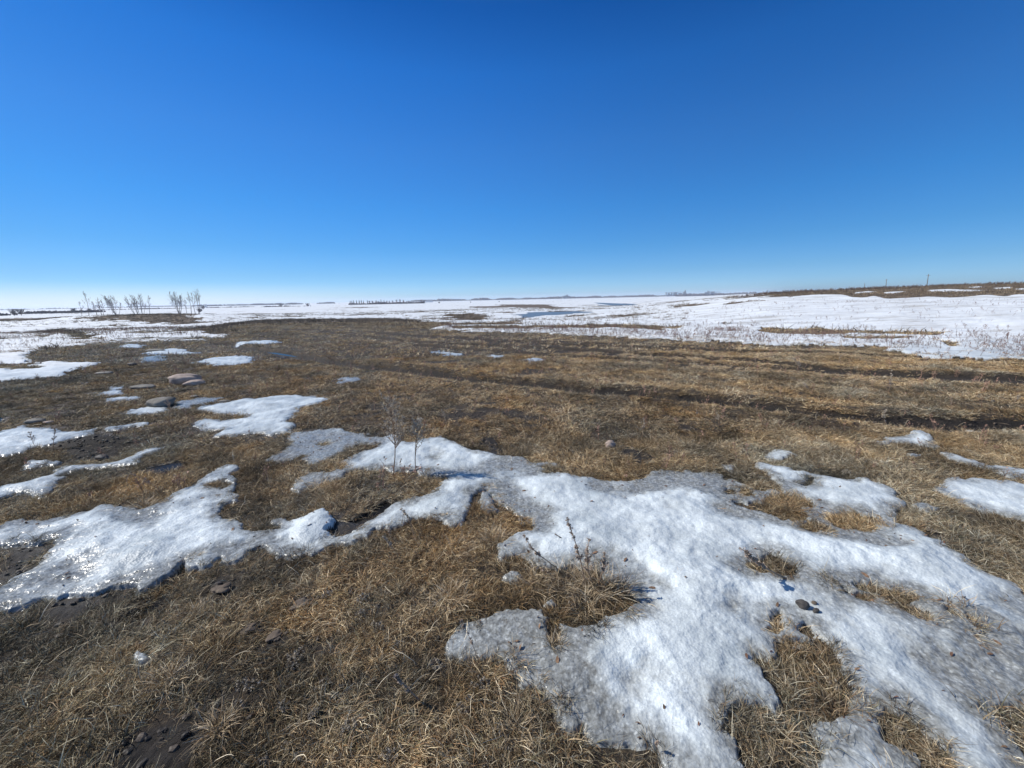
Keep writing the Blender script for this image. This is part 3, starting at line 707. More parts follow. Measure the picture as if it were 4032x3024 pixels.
def scatter(name, P, rot, scl, idx, tint, col, label, cat, kind='stuff'):
    me = bpy.data.meshes.new(name)
    me.vertices.add(len(P)); me.vertices.foreach_set('co', P.astype(np.float32).ravel())
    a = me.attributes.new('rot', 'FLOAT_VECTOR', 'POINT'); a.data.foreach_set('vector', rot.astype(np.float32).ravel())
    a = me.attributes.new('scl', 'FLOAT_VECTOR', 'POINT'); a.data.foreach_set('vector', scl.astype(np.float32).ravel())
    a = me.attributes.new('idx', 'INT', 'POINT'); a.data.foreach_set('value', idx.astype(np.int32))
    a = me.attributes.new('tint', 'FLOAT_COLOR', 'POINT'); a.data.foreach_set('color', np.c_[tint, np.ones(len(tint))].astype(np.float32).ravel())
    o = bpy.data.objects.new(name, me); SC.collection.objects.link(o)
    g = bpy.data.node_groups.new(name, 'GeometryNodeTree')
    g.interface.new_socket('Geometry', in_out='INPUT', socket_type='NodeSocketGeometry')
    g.interface.new_socket('Geometry', in_out='OUTPUT', socket_type='NodeSocketGeometry')
    N = g.nodes; Lk = g.links
    gi = N.new('NodeGroupInput'); go = N.new('NodeGroupOutput')
    ip = N.new('GeometryNodeInstanceOnPoints'); ci = N.new('GeometryNodeCollectionInfo')
    ci.inputs['Collection'].default_value = col; ci.inputs['Separate Children'].default_value = True; ci.inputs['Reset Children'].default_value = True
    ip.inputs['Pick Instance'].default_value = True
    def na(nm, t):
        n = N.new('GeometryNodeInputNamedAttribute'); n.data_type = t; n.inputs['Name'].default_value = nm; return n.outputs['Attribute']
    Lk.new(gi.outputs[0], ip.inputs['Points']); Lk.new(ci.outputs[0], ip.inputs['Instance'])
    Lk.new(na('idx', 'INT'), ip.inputs['Instance Index'])
    e2r = N.new('FunctionNodeEulerToRotation'); Lk.new(na('rot', 'FLOAT_VECTOR'), e2r.inputs[0]); Lk.new(e2r.outputs[0], ip.inputs['Rotation'])
    Lk.new(na('scl', 'FLOAT_VECTOR'), ip.inputs['Scale'])
    Lk.new(ip.outputs[0], go.inputs[0])
    md = o.modifiers.new('scatter', 'NODES'); md.node_group = g
    return tag(o, label, cat, kind=kind)

def points(n, y0, y1, tmax=1.5):
    n = int(n * (y1 + GO) / (y1 + .8))
    """uniform in world area inside the wedge seen"""
    Y = np.sqrt(rng.uniform((y0 + GO) ** 2, (y1 + GO) ** 2, n)) - GO
    X = rng.uniform(-tmax, tmax, n) * (Y + GO)
    return X, Y

notsnow = ((pid2 == 0) & (pud < -.01)).astype(float)
def grass_zone(name, n, y0, y1, col, nv, smin, smax, label, keep_on_snow=0.0):
    X, Y = points(n, y0, y1); n = len(X)
    g = sample(notsnow, X, Y); md = sample(mud, X, Y); z = sample(Z, X, Y)
    sdv = sample(SD, X, Y)
    clump = vnoise(X / .16, Y / .16, 7) * .6 + vnoise(X / .5, Y / .5, 9) * .4
    p = np.where(g > .5, 1 - .96 * ss(.08, .55, md), 0) * (.38 + 1.2 * clump)
    edge = (sdv > 0) & (sdv < .05) & (Y < 6)
    p = np.where(edge & (g < .5), .12 * keep_on_snow, p)
    k = rng.uniform(size=n) < p
    X, Y, z, md, clump = X[k], Y[k], z[k], md[k], clump[k]
    n = len(X); print(name, n)
    big = fbm(X, Y, 1.8, 3, 201); med = fbm(X, Y, .35, 3, 203); lr = sample(litrow, X, Y)
    dm_ = sample(d_main, X, Y)
    band = (vnoise(dm_ / .55, X * 0 + .5, 211) - .5) * ss(4, 8, Y)
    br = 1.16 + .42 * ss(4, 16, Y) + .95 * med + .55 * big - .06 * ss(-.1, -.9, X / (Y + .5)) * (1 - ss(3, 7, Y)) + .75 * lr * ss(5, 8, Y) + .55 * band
    br *= rng.uniform(.7, 1.3, n)
    warm = .06 + .8 * fbm(X, Y, 1.1, 3, 205) + .5 * fbm(X, Y, .25, 2, 207)
    left = ss(-.2, -1.3, X / (Y + .5))
    tint = np.stack([br * (1 + .18 * warm), br * (1.0 - .02 * warm + .03 * left), br * (.95 - .30 * warm)], -1)
    s = rng.uniform(smin, smax, n) * (.75 + .5 * clump) * (1 - .3 * md)
    fa = 5.5 * fbm(X, Y, .55, 3, 209) + rng.normal(0, .55, n)
    rot = np.stack([rng.normal(0, .22, n), rng.normal(0, .22, n), fa], -1)
    zs = s * rng.uniform(.6, 1.2, n)
    return scatter(name, np.stack([X, Y, z], -1), rot, np.stack([s, s, zs], -1), rng.integers(0, nv, n), np.clip(tint, .15, 2.2), col, label, 'grass')

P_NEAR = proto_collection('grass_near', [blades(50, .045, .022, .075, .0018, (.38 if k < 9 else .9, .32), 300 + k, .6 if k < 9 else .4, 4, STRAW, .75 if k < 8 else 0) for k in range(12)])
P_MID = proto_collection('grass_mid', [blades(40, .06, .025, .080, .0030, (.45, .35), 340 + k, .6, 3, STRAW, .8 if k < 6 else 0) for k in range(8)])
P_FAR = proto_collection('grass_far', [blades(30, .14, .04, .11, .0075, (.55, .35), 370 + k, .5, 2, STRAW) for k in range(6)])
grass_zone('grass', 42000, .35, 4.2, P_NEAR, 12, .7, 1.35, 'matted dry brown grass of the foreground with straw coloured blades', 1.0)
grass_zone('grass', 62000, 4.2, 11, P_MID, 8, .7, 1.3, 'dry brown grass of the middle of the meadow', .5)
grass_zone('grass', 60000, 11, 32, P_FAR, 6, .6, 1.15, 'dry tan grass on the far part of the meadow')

# ------------------------------------------------------------------ shape builders
def mesh_join(parts):
    V = []; F = []; b = 0
    for v, f in parts:
        V += list(v); F += [[i + b for i in q] for q in f]; b += len(v)
    return V, F

def tube(pts, rad, sides=5):
    pts = [np.asarray(p, float) for p in pts]; V = []; F = []
    n = len(pts)
    for k in range(n):
        d = pts[min(k + 1, n - 1)] - pts[max(k - 1, 0)]; d /= np.linalg.norm(d) + 1e-9
        a = np.cross(d, [0, 0, 1.0] if abs(d[2]) < .9 else [1.0, 0, 0]); a /= np.linalg.norm(a); b = np.cross(d, a)
        for j in range(sides):
            t = 2 * math.pi * j / sides
            V.append(pts[k] + rad[k] * (math.cos(t) * a + math.sin(t) * b))
    for k in range(n - 1):
        for j in range(sides):
            F.append([k * sides + j, k * sides + (j + 1) % sides, (k + 1) * sides + (j + 1) % sides, (k + 1) * sides + j])
    F.append(list(range(sides))[::-1]); F.append([(n - 1) * sides + j for j in range(sides)])
    return V, F

def box(x0, x1, y0, y1, z0, z1):
    V = [(x, y, z) for z in (z0, z1) for y in (y0, y1) for x in (x0, x1)]
    F = [[0, 2, 3, 1], [4, 5, 7, 6], [0, 1, 5, 4], [2, 6, 7, 3], [0, 4, 6, 2], [1, 3, 7, 5]]
    return V, F

def lathe(prof, sides=24, c=(0, 0)):
    V = []; F = []
    for r, z in prof:
        for j in range(sides):
            t = 2 * math.pi * j / sides; V.append((c[0] + r * math.cos(t), c[1] + r * math.sin(t), z))
    for k in range(len(prof) - 1):
        for j in range(sides):
            F.append([k * sides + j, k * sides + (j + 1) % sides, (k + 1) * sides + (j + 1) % sides, (k + 1) * sides + j])
    F.append(list(range(sides))[::-1]); F.append([(len(prof) - 1) * sides + j for j in range(sides)])
    return V, F

def ico(sub=3):
    import bmesh
    bm = bmesh.new(); bmesh.ops.create_icosphere(bm, subdivisions=sub, radius=1.0)
    V = np.array([v.co[:] for v in bm.verts]); F = [[v.index for v in f.verts] for f in bm.faces]; bm.free()
    return V, F
ICO3 = ico(4); ICO1 = ico(2)

def zat(x, y): return float(sample(Z, x, y)[0])

def on_ground(s):
    """crop coordinates of one ground point -> x, y, z in the meadow, metres per photo pixel there"""
    q = src(s); p = flat(q)[0]
    dep = p[1] * math.cos(PITCH) + EYE * math.sin(PITCH)
    return p[0], p[1], zat(p[0], p[1]), dep / FPX

def at_depth(q, Y):
    d = ray(q[:, 0], q[:, 1]); d = d / d[:, 1:2] * Y
    return d + np.array([0, 0, EYE])

# ------------------------------------------------------------------ stones
M_ST_TAN = simple_mat('stone_tan', [(.3, (.22, .165, .135)), (.5, (.40, .31, .25)), (.7, (.54, .44, .36))], 5, .8, None, 8, .02)
M_ST_GREY = simple_mat('stone_grey', [(.3, (.08, .073, .06)), (.5, (.17, .155, .13)), (.7, (.28, .26, .22))], 6, .8, None, 8, .02)
M_ST_DARK = simple_mat('stone_dark', [(.3, (.025, .023, .022)), (.5, (.07, .062, .055)), (.7, (.14, .12, .10))], 9, .7, None, 8, .02)
M_CLOD = simple_mat('dried_mud', [(.3, (.07, .052, .038)), (.5, (.15, .115, .085)), (.7, (.22, .175, .13))], 9, .95, None, 8, .03)

def stone(s, w, h, m, label, rot=0, flatt=.5, seed=1, cat='stone', group='stones on the meadow', name='stone', rough=.34):
    x, y, z, mpp = on_ground(s)
    W = w * CR[s.split()[0]][2] * mpp / 2
    H = h * CR[s.split()[0]][2] * mpp
    V = ICO3[0].copy()
    o = seed * 13.7
    n = fbm(V[:, 0] + o + V[:, 2] * .7, V[:, 1] - o + V[:, 2] * .9, 1.3, 4, seed, .5)
    n2 = fbm(V[:, 0] * 1.0 + o, V[:, 2] + V[:, 1] * .5, .8, 3, seed + 5)
    V = V * (1 + rough * n + .12 * n2)[:, None]
    V[:, 2] = np.sign(V[:, 2]) * np.abs(V[:, 2]) ** .85
    V *= np.array([W, W * flatt, H * .62])
    V[:, 2] += H * .30
    c, s_ = math.cos(rot), math.sin(rot)
    V[:, :2] = V[:, :2] @ np.array([[c, s_], [-s_, c]])
    o = link_mesh(name, V, ICO3[1], m, None, True)
    o.location = (x, y + W * flatt * .3, z + H * .10)
    return tag(o, label, cat, group)

stone('A 1190,262', 190, 62, M_ST_TAN, 'largest rounded tan boulder lying in the left meadow', .15, .6, 3)
stone('A 1255,272', 120, 34, M_ST_TAN, 'low flat stone leaning against the right foot of the tan boulder', .3, .6, 4)
stone('A 1025,402', 190, 58, M_ST_GREY, 'grey half-round stone behind the oval snow patch', 0, .6, 5)
stone('A 925,292', 160, 24, M_ST_GREY, 'long low flat stone just left of the tan boulder', .1, .5, 6)
stone('A 660,198', 110, 16, M_ST_GREY, 'flat stone nearly level with the grass behind the small ragged snow patch', 0, .6, 7)
stone('A 850,146', 50, 18, M_ST_DARK, 'small dark stone below the dull grey ice patch', 0, .7, 8)
stone('A 1000,56', 110, 12, M_ST_GREY, 'flat stone at the left end of the bright snow patch with the tail', 0, .5, 9)
stone('A 225,520', 120, 26, M_ST_GREY, 'flat grey stone beside the left edge behind the bluish snow bank', .1, .5, 10)
stone('A 312,520', 55, 16, M_ST_TAN, 'small tan stone right of the flat grey stone near the left edge', 0, .6, 11)
stone('A 650,740', 90, 34, M_ST_DARK, 'small greenish dark stone at the foot of the soil hummock', 0, .6, 12)
stone('A 1450,382', 70, 16, M_ST_GREY, 'small flat stone at the left tip of the wide pale ice sheet', 0, .5, 13)
stone('A 1255,345', 60, 14, M_ST_GREY, 'small flat stone behind the flat blue grey ice', 0, .5, 14)
stone('B 1745,680', 66, 44, M_ST_TAN, 'round pale tan stone alone in the grass right of centre', 0, .8, 15)
stone('F 770,368', 74, 46, M_ST_DARK, 'dark rounded stone lying on the white snow at the lower right', -.3, .7, 16)
stone('F 855,402', 38, 26, M_ST_DARK, 'small brown pebble on the snow right of the dark rounded stone', 0, .7, 17)
stone('F 845,345', 34, 16, M_CLOD, 'small reddish pebble on the snow above the brown pebble', 0, .7, 18)
stone('C 2010,395', 22, 14, M_ST_GREY, 'tiny pale stone on the far side of the muddy track at right', 0, .7, 19)
stone('C 1095,492', 26, 14, M_ST_TAN, 'tiny pale stone lying in the mud of the track', 0, .7, 20)
stone('N 1330,770', 34, 38, M_ST_DARK, 'black lump standing at the far meadow edge at right', 0, .7, 21, 'lump', 'stones on the meadow', 'earth_lump')
for k, (s, w, h, l) in enumerate([('D 1430,225', 130, 40, 'cracked clod of dried mud closest to the lower edge of the left snow'), ('D 1610,470', 120, 40, 'pale dried mud clod in the grass at lower left'),
                                  ('D 1770,535', 110, 34, 'dried mud clod right of the pale one'), ('D 1930,315', 130, 36, 'dried mud clod nearest the middle of the foreground grass')]):
    stone(s, w * .8, h * .7, M_CLOD, l, .5 * k, .9, 30 + k, 'clod', 'clods of dried mud', 'mud_clod', .8)

# ------------------------------------------------------------------ dead weeds with seed heads
M_STEM = simple_mat('dry_stem', [(.3, (.22, .14, .085)), (.6, (.42, .29, .19))], 30)
M_SEED = simple_mat('dry_seed_heads', [(.3, (.22, .155, .11)), (.5, (.42, .32, .24)), (.7, (.60, .48, .38))], 60)
M_SEEDP = simple_mat('pale_seed_heads', [(.3, (.30, .24, .17)), (.5, (.54, .45, .34)), (.7, (.74, .65, .52))], 60)
M_SAGE = simple_mat('woolly_grey_leaves', [(.3, (.15, .12, .085)), (.5, (.36, .31, .24)), (.7, (.62, .56, .47))], 70)

def clump(c, r, n, rr, size):
    V = []; F = []
    for i in range(n):
        d = rr.normal(size=3); d /= np.linalg.norm(d); p = np.asarray(c) + d * r * rr.uniform(.2, 1)
        a = rr.normal(size=3); a /= np.linalg.norm(a); b = np.cross(a, rr.normal(size=3)); b /= np.linalg.norm(b)
        s = size * rr.uniform(.6, 1.3); k = len(V)
        V += [p - a * s, p + b * s * .5, p + a * s, p - b * s * .5 + np.cross(a, b) * s * .3]
        F += [[k, k + 1, k + 2], [k, k + 2, k + 3]]
    return V, F

def weed(base, top, label, nb=6, bush=.25, pale=False, seed=1, r0=.0022, group='dead weeds in the meadow', name='dead_weed', curve=.06, stemfrac=.35):
    q = src(base + ' ' + top)
    b = flat(q[:1])[0]
    z = zat(b[0], b[1])
    tp = at_depth(q[1:], b[1])[0]
    rr = np.random.default_rng(seed)
    B = np.array([0, 0, 0.]); T = np.array([tp[0] - b[0], 0, tp[2] - z]); H = np.linalg.norm(T)
    T = T + np.array([0, rr.normal(0, .12) * H, 0])
    o = empty(name, (b[0], b[1], z - .006), label, 'weed', group)
    side = rr.normal(size=3) * curve * H; side[2] = 0
    def P(k): return B + (T - B) * k + side * math.sin(math.pi * k) + np.array([rr.normal(), rr.normal(), 0]) * .004 * H
    pts = [P(k) for k in np.linspace(0, 1, 9)]
    stems = [tube(pts, np.linspace(r0 * 1.2, r0 * .45, 9), 5)]
    heads = [clump(pts[8], .03 * H + .004, 14, rr, .0035 + .007 * H)]
    for k in range(5, 9): heads.append(clump(pts[k], .032 * H + .003, 12, rr, .004 + .007 * H))
    for i in range(nb):
        k = rr.uniform(stemfrac, .92); p = P(k); a = rr.uniform(0, 6.283); L = bush * H * rr.uniform(.6, 1.2) * (1.25 - k * .8)
        up = (T - B) / H
        e = p + np.array([math.cos(a), math.sin(a), 0]) * L * .5 + up * L * .85
        m_ = (p + e) / 2 + np.array([math.cos(a), math.sin(a), 0]) * L * .12
        stems.append(tube([p, m_, e], [r0 * .6, r0 * .45, r0 * .3], 4))
        for f in np.linspace(.35, 1, 5):
            heads.append(clump(p + (e - p) * f, .020 * H + .003, 9, rr, .003 + .006 * H))
    V, F = mesh_join(stems); link_mesh('stem', V, F, M_STEM, o, True)
    V, F = mesh_join(heads); link_mesh('seed_heads', V, F, M_SEEDP if pale else M_SEED, o)  # clumps of dry seed heads along the stem and branches
    return o

weed('B 335,880', 'B 290,360', 'tallest bushy dead weed rising behind the snow left of centre', 34, .34, True, 1, .0048)
weed('B 485,872', 'B 500,490', 'open branched dead weed just right of the tallest bushy one', 22, .36, True, 2, .0038)
weed('B 402,855', 'B 380,760', 'short bare stalk between the two tall weeds behind the snow', 1, .2, False, 3, .002)
weed('B 480,1300', 'B 392,1060', 'curved seed stalk standing before the snow ridge left of centre', 5, .12, True, 4, .0028, curve=.12, stemfrac=.5)
weed('B 1395,1490', 'B 1185,1225', 'thin dead stalk leaning left over the grey ice in the centre', 7, .14, False, 5, .0025)
weed('B 1428,1330', 'B 1388,1238', 'single reddish dry leaf stalk sticking out of the white snow in the centre', 0, .1, False, 6, .004)
weed('B 1585,1600', 'B 1472,1138', 'tall dark seed stalk leaning left from the tussock at the melt hollow', 6, .09, False, 7, .0034)
weed('B 1640,1600', 'B 1588,1215', 'bushy brown seed stalk right of the dark leaning one at the melt hollow', 9, .16, False, 8, .003)
weed('B 1660,1590', 'B 1700,1340', 'short branched stalk at the right side of the tussock by the melt hollow', 10, .25, False, 9, .0026)
weed('C 670,1565', 'C 350,1290', 'seed stalk lying tilted across the dark hole in the right snow', 16, .14, False, 10, .005)
weed('B 680,560', 'B 650,435', 'small pinkish pale weed in the meadow right of the tallest weed', 6, .2, True, 11, .0028)
weed('B 1945,618', 'B 1956,485', 'pale flowered weed above the round tan stone', 7, .14, True, 12, .003)
weed('C 1372,542', 'C 1350,440', 'pale upright weed on the near edge of the muddy track', 9, .16, True, 13, .0034)
weed('C 1332,318', 'C 1366,178', 'tall thin weed beyond the muddy track', 8, .12, True, 14, .0034)
weed('C 790,195', 'C 712,95', 'grey bushy weed beyond the second wheel track', 14, .4, True, 15, .004)
weed('C 480,190', 'C 468,100', 'thin weed left of the grey bushy one beyond the second track', 5, .2, False, 16, .003)
weed('A 346,698', 'A 334,555', 'dark thin weed standing in front of the bluish snow bank', 4, .2, False, 17, .003)
weed('A 235,690', 'A 195,575', 'leaning thin weed left of the dark thin one at the snow bank', 4, .3, False, 18, .0026)
weed('A 1085,515', 'A 1092,375', 'reddish weed with several stalks in front of the grey half-round stone', 7, .35, False, 19, .003)
weed('A 1870,272', 'A 1852,185', 'spreading twiggy weed beyond the wide pale ice sheet', 7, .6, False, 20, .003, stemfrac=.05)
weed('B 365,1385', 'B 268,1255', 'grey whitish forked weed in the foreground grass left of centre', 7, .25, True, 21, .0028)
weed('B 345,1300', 'B 318,1180', 'thin stalk at the lower rim of the snow ridge', 4, .1, False, 22, .002)
weed('C 95,492', 'C 90,428', 'tiny pink weed on the near side of the track, left part', 4, .2, True, 23, .0028)
weed('C 235,545', 'C 228,455', 'low pinkish weed in the middle of the meadow right of centre', 8, .45, True, 24, .0028)
weed('C 845,330', 'C 790,262', 'pale bushy weed between the muddy track and the second track', 9, .5, True, 25, .003)
weed('C 1030,150', 'C 1022,70', 'thin pale weed near the far meadow edge at right', 5, .15, True, 26, .0034)
weed('C 1740,450', 'C 1755,355', 'thin leaning grass stalk on the far rim of the muddy track', 3, .1, False, 27, .0026)
weed('C 2140,405', 'C 2165,340', 'grey bushy weed near the right edge beyond the track', 12, .45, True, 28, .0036)
weed('E 520,925', 'E 355,735', 'pale woolly stalk lying in the grass at the bottom centre', 8, .12, False, 29, .003)
weed('E 900,700', 'E 770,440', 'thread-thin stalk bending over the icy tongue at the bottom', 3, .08, False, 30, .0013)
weed('E 1120,600', 'E 1085,530', 'short dark blade poking through the icy tongue at the bottom', 0, .1, False, 31, .0015)
weed('E 1460,160', 'E 1240,60', 'dry curved blade leaning out of the tussock toward the ice', 1, .1, False, 32, .002)
weed('C 300,1100', 'C 175,1085', 'grey curled leafy weed lying on the snow right of centre', 12, .3, True, 33, .004)
weed('E 2068,1300', 'E 2050,1180', 'thin upright straw poking out of the snow at the bottom', 1, .1, False, 34, .0014)
weed('A 1050,975', 'A 900,840', 'dark bent twig weed over the puddle at the left', 4, .3, False, 35, .0022)
weed('B 700,140', 'B 712,60', 'tiny thin weed behind the muddy track left of centre', 2, .15, False, 36, .0028)
weed('B 1720,165', 'B 1718,125', 'short pale stalk on the far side of the track at the centre', 2, .2, True, 37, .003)

def sage(s, w, h, label, seed):
    x, y, z, mpp = on_ground(s); k = CR[s.split()[0]][2] * mpp
    rr = np.random.default_rng(seed); parts = []
    W = w * k / 2 * rr.uniform(.6, 1.05); H = h * k * rr.uniform(.5, .8)
    for i in range(rr.integers(14, 30)):
        a = rr.uniform(0, 6.283); rad = W * math.sqrt(rr.uniform())
        c = np.array([rad * math.cos(a), rad * math.sin(a) * .8, H * rr.uniform(.25, .85) * (1 - .4 * (rad / W) ** 2)])
        c[:2] *= 1 + .3 * math.sin(2 * a + seed)
        parts.append(clump(c, .20 * W, 14, rr, .0042))
    V, F = mesh_join(parts)
    o = link_mesh('sage_clump', V, F, M_SAGE)
    o.location = (x, y, z)
    return tag(o, label, 'plant', 'low clumps of woolly grey sage')
SG = [('E 240,480', 110, 110, 'woolly pale grey clump standing out in the grass above the fallen pale stalk'), ('E 135,385', 90, 60, 'smaller grey clump up and left of the pale woolly clump'), ('E 150,290', 110, 110, 'grey brown frizzy clump under the forked weed'),
      ('E 60,230', 80, 70, 'dull grey clump left of the frizzy one near the forked weed'), ('E 830,940', 110, 100, 'pale clump in the grass hollow under the icy tongue'), ('E 900,840', 110, 90, 'loose grey clump just above the pale one under the icy tongue'),
      ('E 610,700', 120, 60, 'low pale clump left of the point of the icy tongue'), ('E 1010,1160', 110, 100, 'grey clump near the bottom between long curved blades'), ('E 1070,1210', 80, 60, 'small grey clump touching the right of the one at the bottom'),
      ('E 60,1120', 150, 100, 'wide dark grey clump at the lower edge left of centre'), ('E 330,1290', 150, 90, 'sprawling grey clump at the very bottom left of centre'), ('E 790,1000', 90, 70, 'small pale clump below the pale one in the hollow'),
      ('E 1500,330', 80, 70, 'grey clump in the tussock next to the glassy ice piece'), ('E 1800,210', 120, 70, 'loose grey clump at the right rim of the tussock'), ('D 2120,250', 80, 80, 'rounded grey clump among orange grass right of the mud clods'),
      ('D 1930,660', 150, 90, 'pale grey clump below the mud clods'), ('D 1900,740', 120, 70, 'grey clump directly below the pale one under the mud clods'), ('D 1610,860', 140, 90, 'pale blue grey clump in the lower left grass'),
      ('D 1560,990', 120, 90, 'dark blue grey clump below the pale blue one'), ('D 1850,1000', 150, 100, 'spiky pale clump between long straws in the lower left'), ('D 2040,1050', 110, 80, 'grey clump right of the spiky pale clump'),
      ('D 2100,850', 90, 70, 'small grey clump with frosty tips right of the straws'), ('D 1850,1260', 100, 110, 'tall grey clump close to the bottom edge'), ('D 1930,1330', 110, 90, 'grey clump right below the tall one at the bottom edge'), ('D 1720,1340', 120, 90, 'grey clump left of the tall one at the bottom edge'),
      ('F 760,620', 90, 70, 'silvery clump at the top of the dark hole in the right snow'), ('F 830,740', 130, 80, 'silvery clump in the middle of the dark hole in the right snow'), ('F 970,840', 110, 80, 'silvery clump at the right side of the dark hole in the snow'),
      ('F 720,800', 90, 70, 'dim silvery clump at the left side of the dark hole in the snow'), ('F 1410,1130', 110, 70, 'silvery clump in the lower small hole of the right snow'), ('F 560,1300', 110, 80, 'silvery clump at the bottom edge inside the grass tongue of the right snow'),
      ('B 1180,1195', 90, 80, 'grey frosty clump at the corner of the grass inlet in the centre'), ('B 1500,725', 80, 40, 'tiny grey clump in the meadow left of the round tan stone'), ('B 2000,790', 80, 40, 'pale small clump in the meadow behind the snow right of centre'),
      ('C 1060,858', 80, 40, 'low pale tuft behind the right snow tongue'), ('C 1700,850', 90, 30, 'pale clump left of the thick right edge snow'), ('C 1600,1230', 110, 40, 'pale clump in the dark soil beside the big snow sheet at right'), ('B 1115,690', 70, 30, 'small frosty clump behind the snow tip in the centre')]
for k, (s, w, h, l) in enumerate(SG): sage(s, w, h, l, 500 + k)

# ------------------------------------------------------------------ tussocks that stand out of the matted grass
M_TUS, nt, lk, bs = mat('tussock_grass')
ac = attr(nt, 'bc'); lk.new(ac.outputs['Color'], bs.inputs['Base Color']); bs.inputs['Roughness'].default_value = .6
BLOND = [(.80, .62, .38), (.70, .52, .31), (.55, .40, .23), (.92, .78, .55), (.42, .30, .18)]
ORNG = [(.50, .31, .13), (.42, .25, .11), (.58, .39, .19), (.26, .165, .08), (.38, .27, .12)]
def tussock(s_, w, h, label, kind, seed, elev=(.55, .40), n=300):
    x, y, z, mpp = on_ground(s_); k = CR[s_.split()[0]][2] * mpp
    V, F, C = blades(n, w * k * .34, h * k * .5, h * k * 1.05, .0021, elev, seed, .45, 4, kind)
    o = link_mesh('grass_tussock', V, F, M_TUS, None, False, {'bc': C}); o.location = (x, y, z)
    return tag(o, label, 'grass tussock', 'grass tussocks standing out of the meadow')
for k, a in enumerate([('E 1650,230', 330, 260, 'largest blond tussock at the foot of the dark leaning seed stalk', BLOND), ('E 1450,190', 320, 200, 'blond tussock combed over the ice left of the largest one', BLOND), ('E 1280,200', 260, 170, 'low blond tussock right of the grey ice piece under tangled grass', BLOND),
        ('E 1780,260', 220, 190, 'dark green brown tussock at the rim of the melt hollow', STRAW[2:7]), ('E 1580,340', 220, 170, 'brown tussock below the largest blond one', BLOND), ('E 1130,290', 200, 120, 'bright orange tuft above the icy tongue', ORNG),
        ('E 1390,590', 130, 110, 'small blond tuft isolated in the icy tongue', BLOND), ('E 1380,400', 170, 110, 'orange brown tuft between glassy ice piece and icy tongue', ORNG), ('E 720,290', 240, 160, 'blond tuft in the middle of the dark foreground grass', BLOND),
        ('B 885,1110', 110, 110, 'orange tuft growing against the broken ice in the centre', ORNG), ('B 1000,1310', 220, 150, 'bright yellowish tuft at the edge of the central grass inlet', BLOND), ('B 760,1370', 260, 150, 'wide blond tuft below the snow ridge left of centre', BLOND),
        ('C 660,1100', 170, 150, 'orange tuft in the gap between the two right snow tongues', ORNG), ('C 900,1240', 150, 90, 'blond tuft in the small gap of the right snow sheet', BLOND), ('C 920,815', 140, 60, 'blond tuft in the meadow behind the right snow tongue', BLOND),
        ('A 940,1075', 150, 100, 'straw tuft beside the top rim of the left snow', BLOND), ('A 1380,950', 120, 60, 'orange tuft in a notch of the left snow', ORNG), ('D 1230,380', 220, 120, 'blond tuft right of the wet trickle in the lower left', BLOND),
        ('D 1080,830', 200, 180, 'upright ochre tuft in the lower left grass', BLOND), ('D 860,640', 150, 90, 'orange tuft left of the hand-sized ice chunk', ORNG), ('F 620,490', 90, 90, 'small tuft piercing the right snow above the dark hole', BLOND),
        ('F 1550,420', 140, 90, 'tuft with pale tips in the upper right melt hole', BLOND), ('F 1180,295', 100, 60, 'small brown tuft in the right snow under the long melt streak', STRAW[1:6]), ('F 620,1180', 330, 170, 'combed straw tussock in the grass tongue at the bottom of the right snow', BLOND),
        ('F 950,1000', 220, 150, 'brown tussock at the right wall of the dark hole in the snow', STRAW[1:6]), ('F 1640,1300', 150, 130, 'straw tuft at the bottom edge right of the small hole', BLOND), ('O 1270,905', 40, 14, 'pale tuft in the meadow beyond the round tan stone', BLOND),
        ('D 1420,1130', 180, 160, 'tuft of pale arching blades near the bottom left of centre', BLOND), ('E 220,640', 220, 150, 'reddish tuft around the point of the fallen pale stalk', ORNG), ('E 1130,1130', 240, 190, 'tuft of long arching blades beside the bottom icy tongue', BLOND)]):
    tussock(a[0], a[1], a[2], a[3], a[4], 600 + k)

# ------------------------------------------------------------------ scattered small plants and litter
def weed_proto(H, seed, nb=5, spread=.35, col=(.16, .11, .085), w=.006):
    rr = np.random.default_rng(seed); V = []; F = []; C = []
    def rib(p, e, ww):
        k = len(V); d = e - p; s = np.cross(d, rr.normal(size=3)); s = s / (np.linalg.norm(s) + 1e-9) * ww
        V.extend([p - s, p + s, e]); F.append([k, k + 1, k + 2]); C.extend([np.array(col) * rr.uniform(.6, 1.3)] * 3)
    for j in range(rr.integers(1, 4)):
        a = rr.uniform(0, 6.28); l = rr.uniform(0, .35); T = np.array([math.cos(a) * l, math.sin(a) * l, 1.0]) * H * rr.uniform(.6, 1)
        p0 = np.array([rr.normal(), rr.normal(), 0]) * .03
        rib(p0, p0 + T, w); rib(p0, p0 + T, w)
        for i in range(nb):
            k = rr.uniform(.3, .95); p = p0 + T * k; b = rr.uniform(0, 6.28); L = H * spread * rr.uniform(.5, 1.2) * (1.2 - k)
            e = p + np.array([math.cos(b) * .6, math.sin(b) * .6, .8]) * L
            rib(p, e, w * .7)
            for m_ in range(3):
                c = p + (e - p) * rr.uniform(.4, 1); kk = len(V); q = rr.normal(size=(3, 3)) * w * 1.8
                V.extend([c + q[0], c + q[1], c + q[2]]); F.append([kk, kk + 1, kk + 2]); C.extend([np.array(col) * rr.uniform(.9, 1.8)] * 3)
    return np.array(V), F, np.array(C)
P_WEED = proto_collection('weed_proto', [weed_proto(.26 + .03 * k, 700 + k, 5, .35, (.20, .14, .11), .006) for k in range(8)])
P_BRUSH = proto_collection('brush_proto', [weed_proto(.7 + .08 * k, 720 + k, 14, .5, (.15, .11, .09), .016) for k in range(6)])
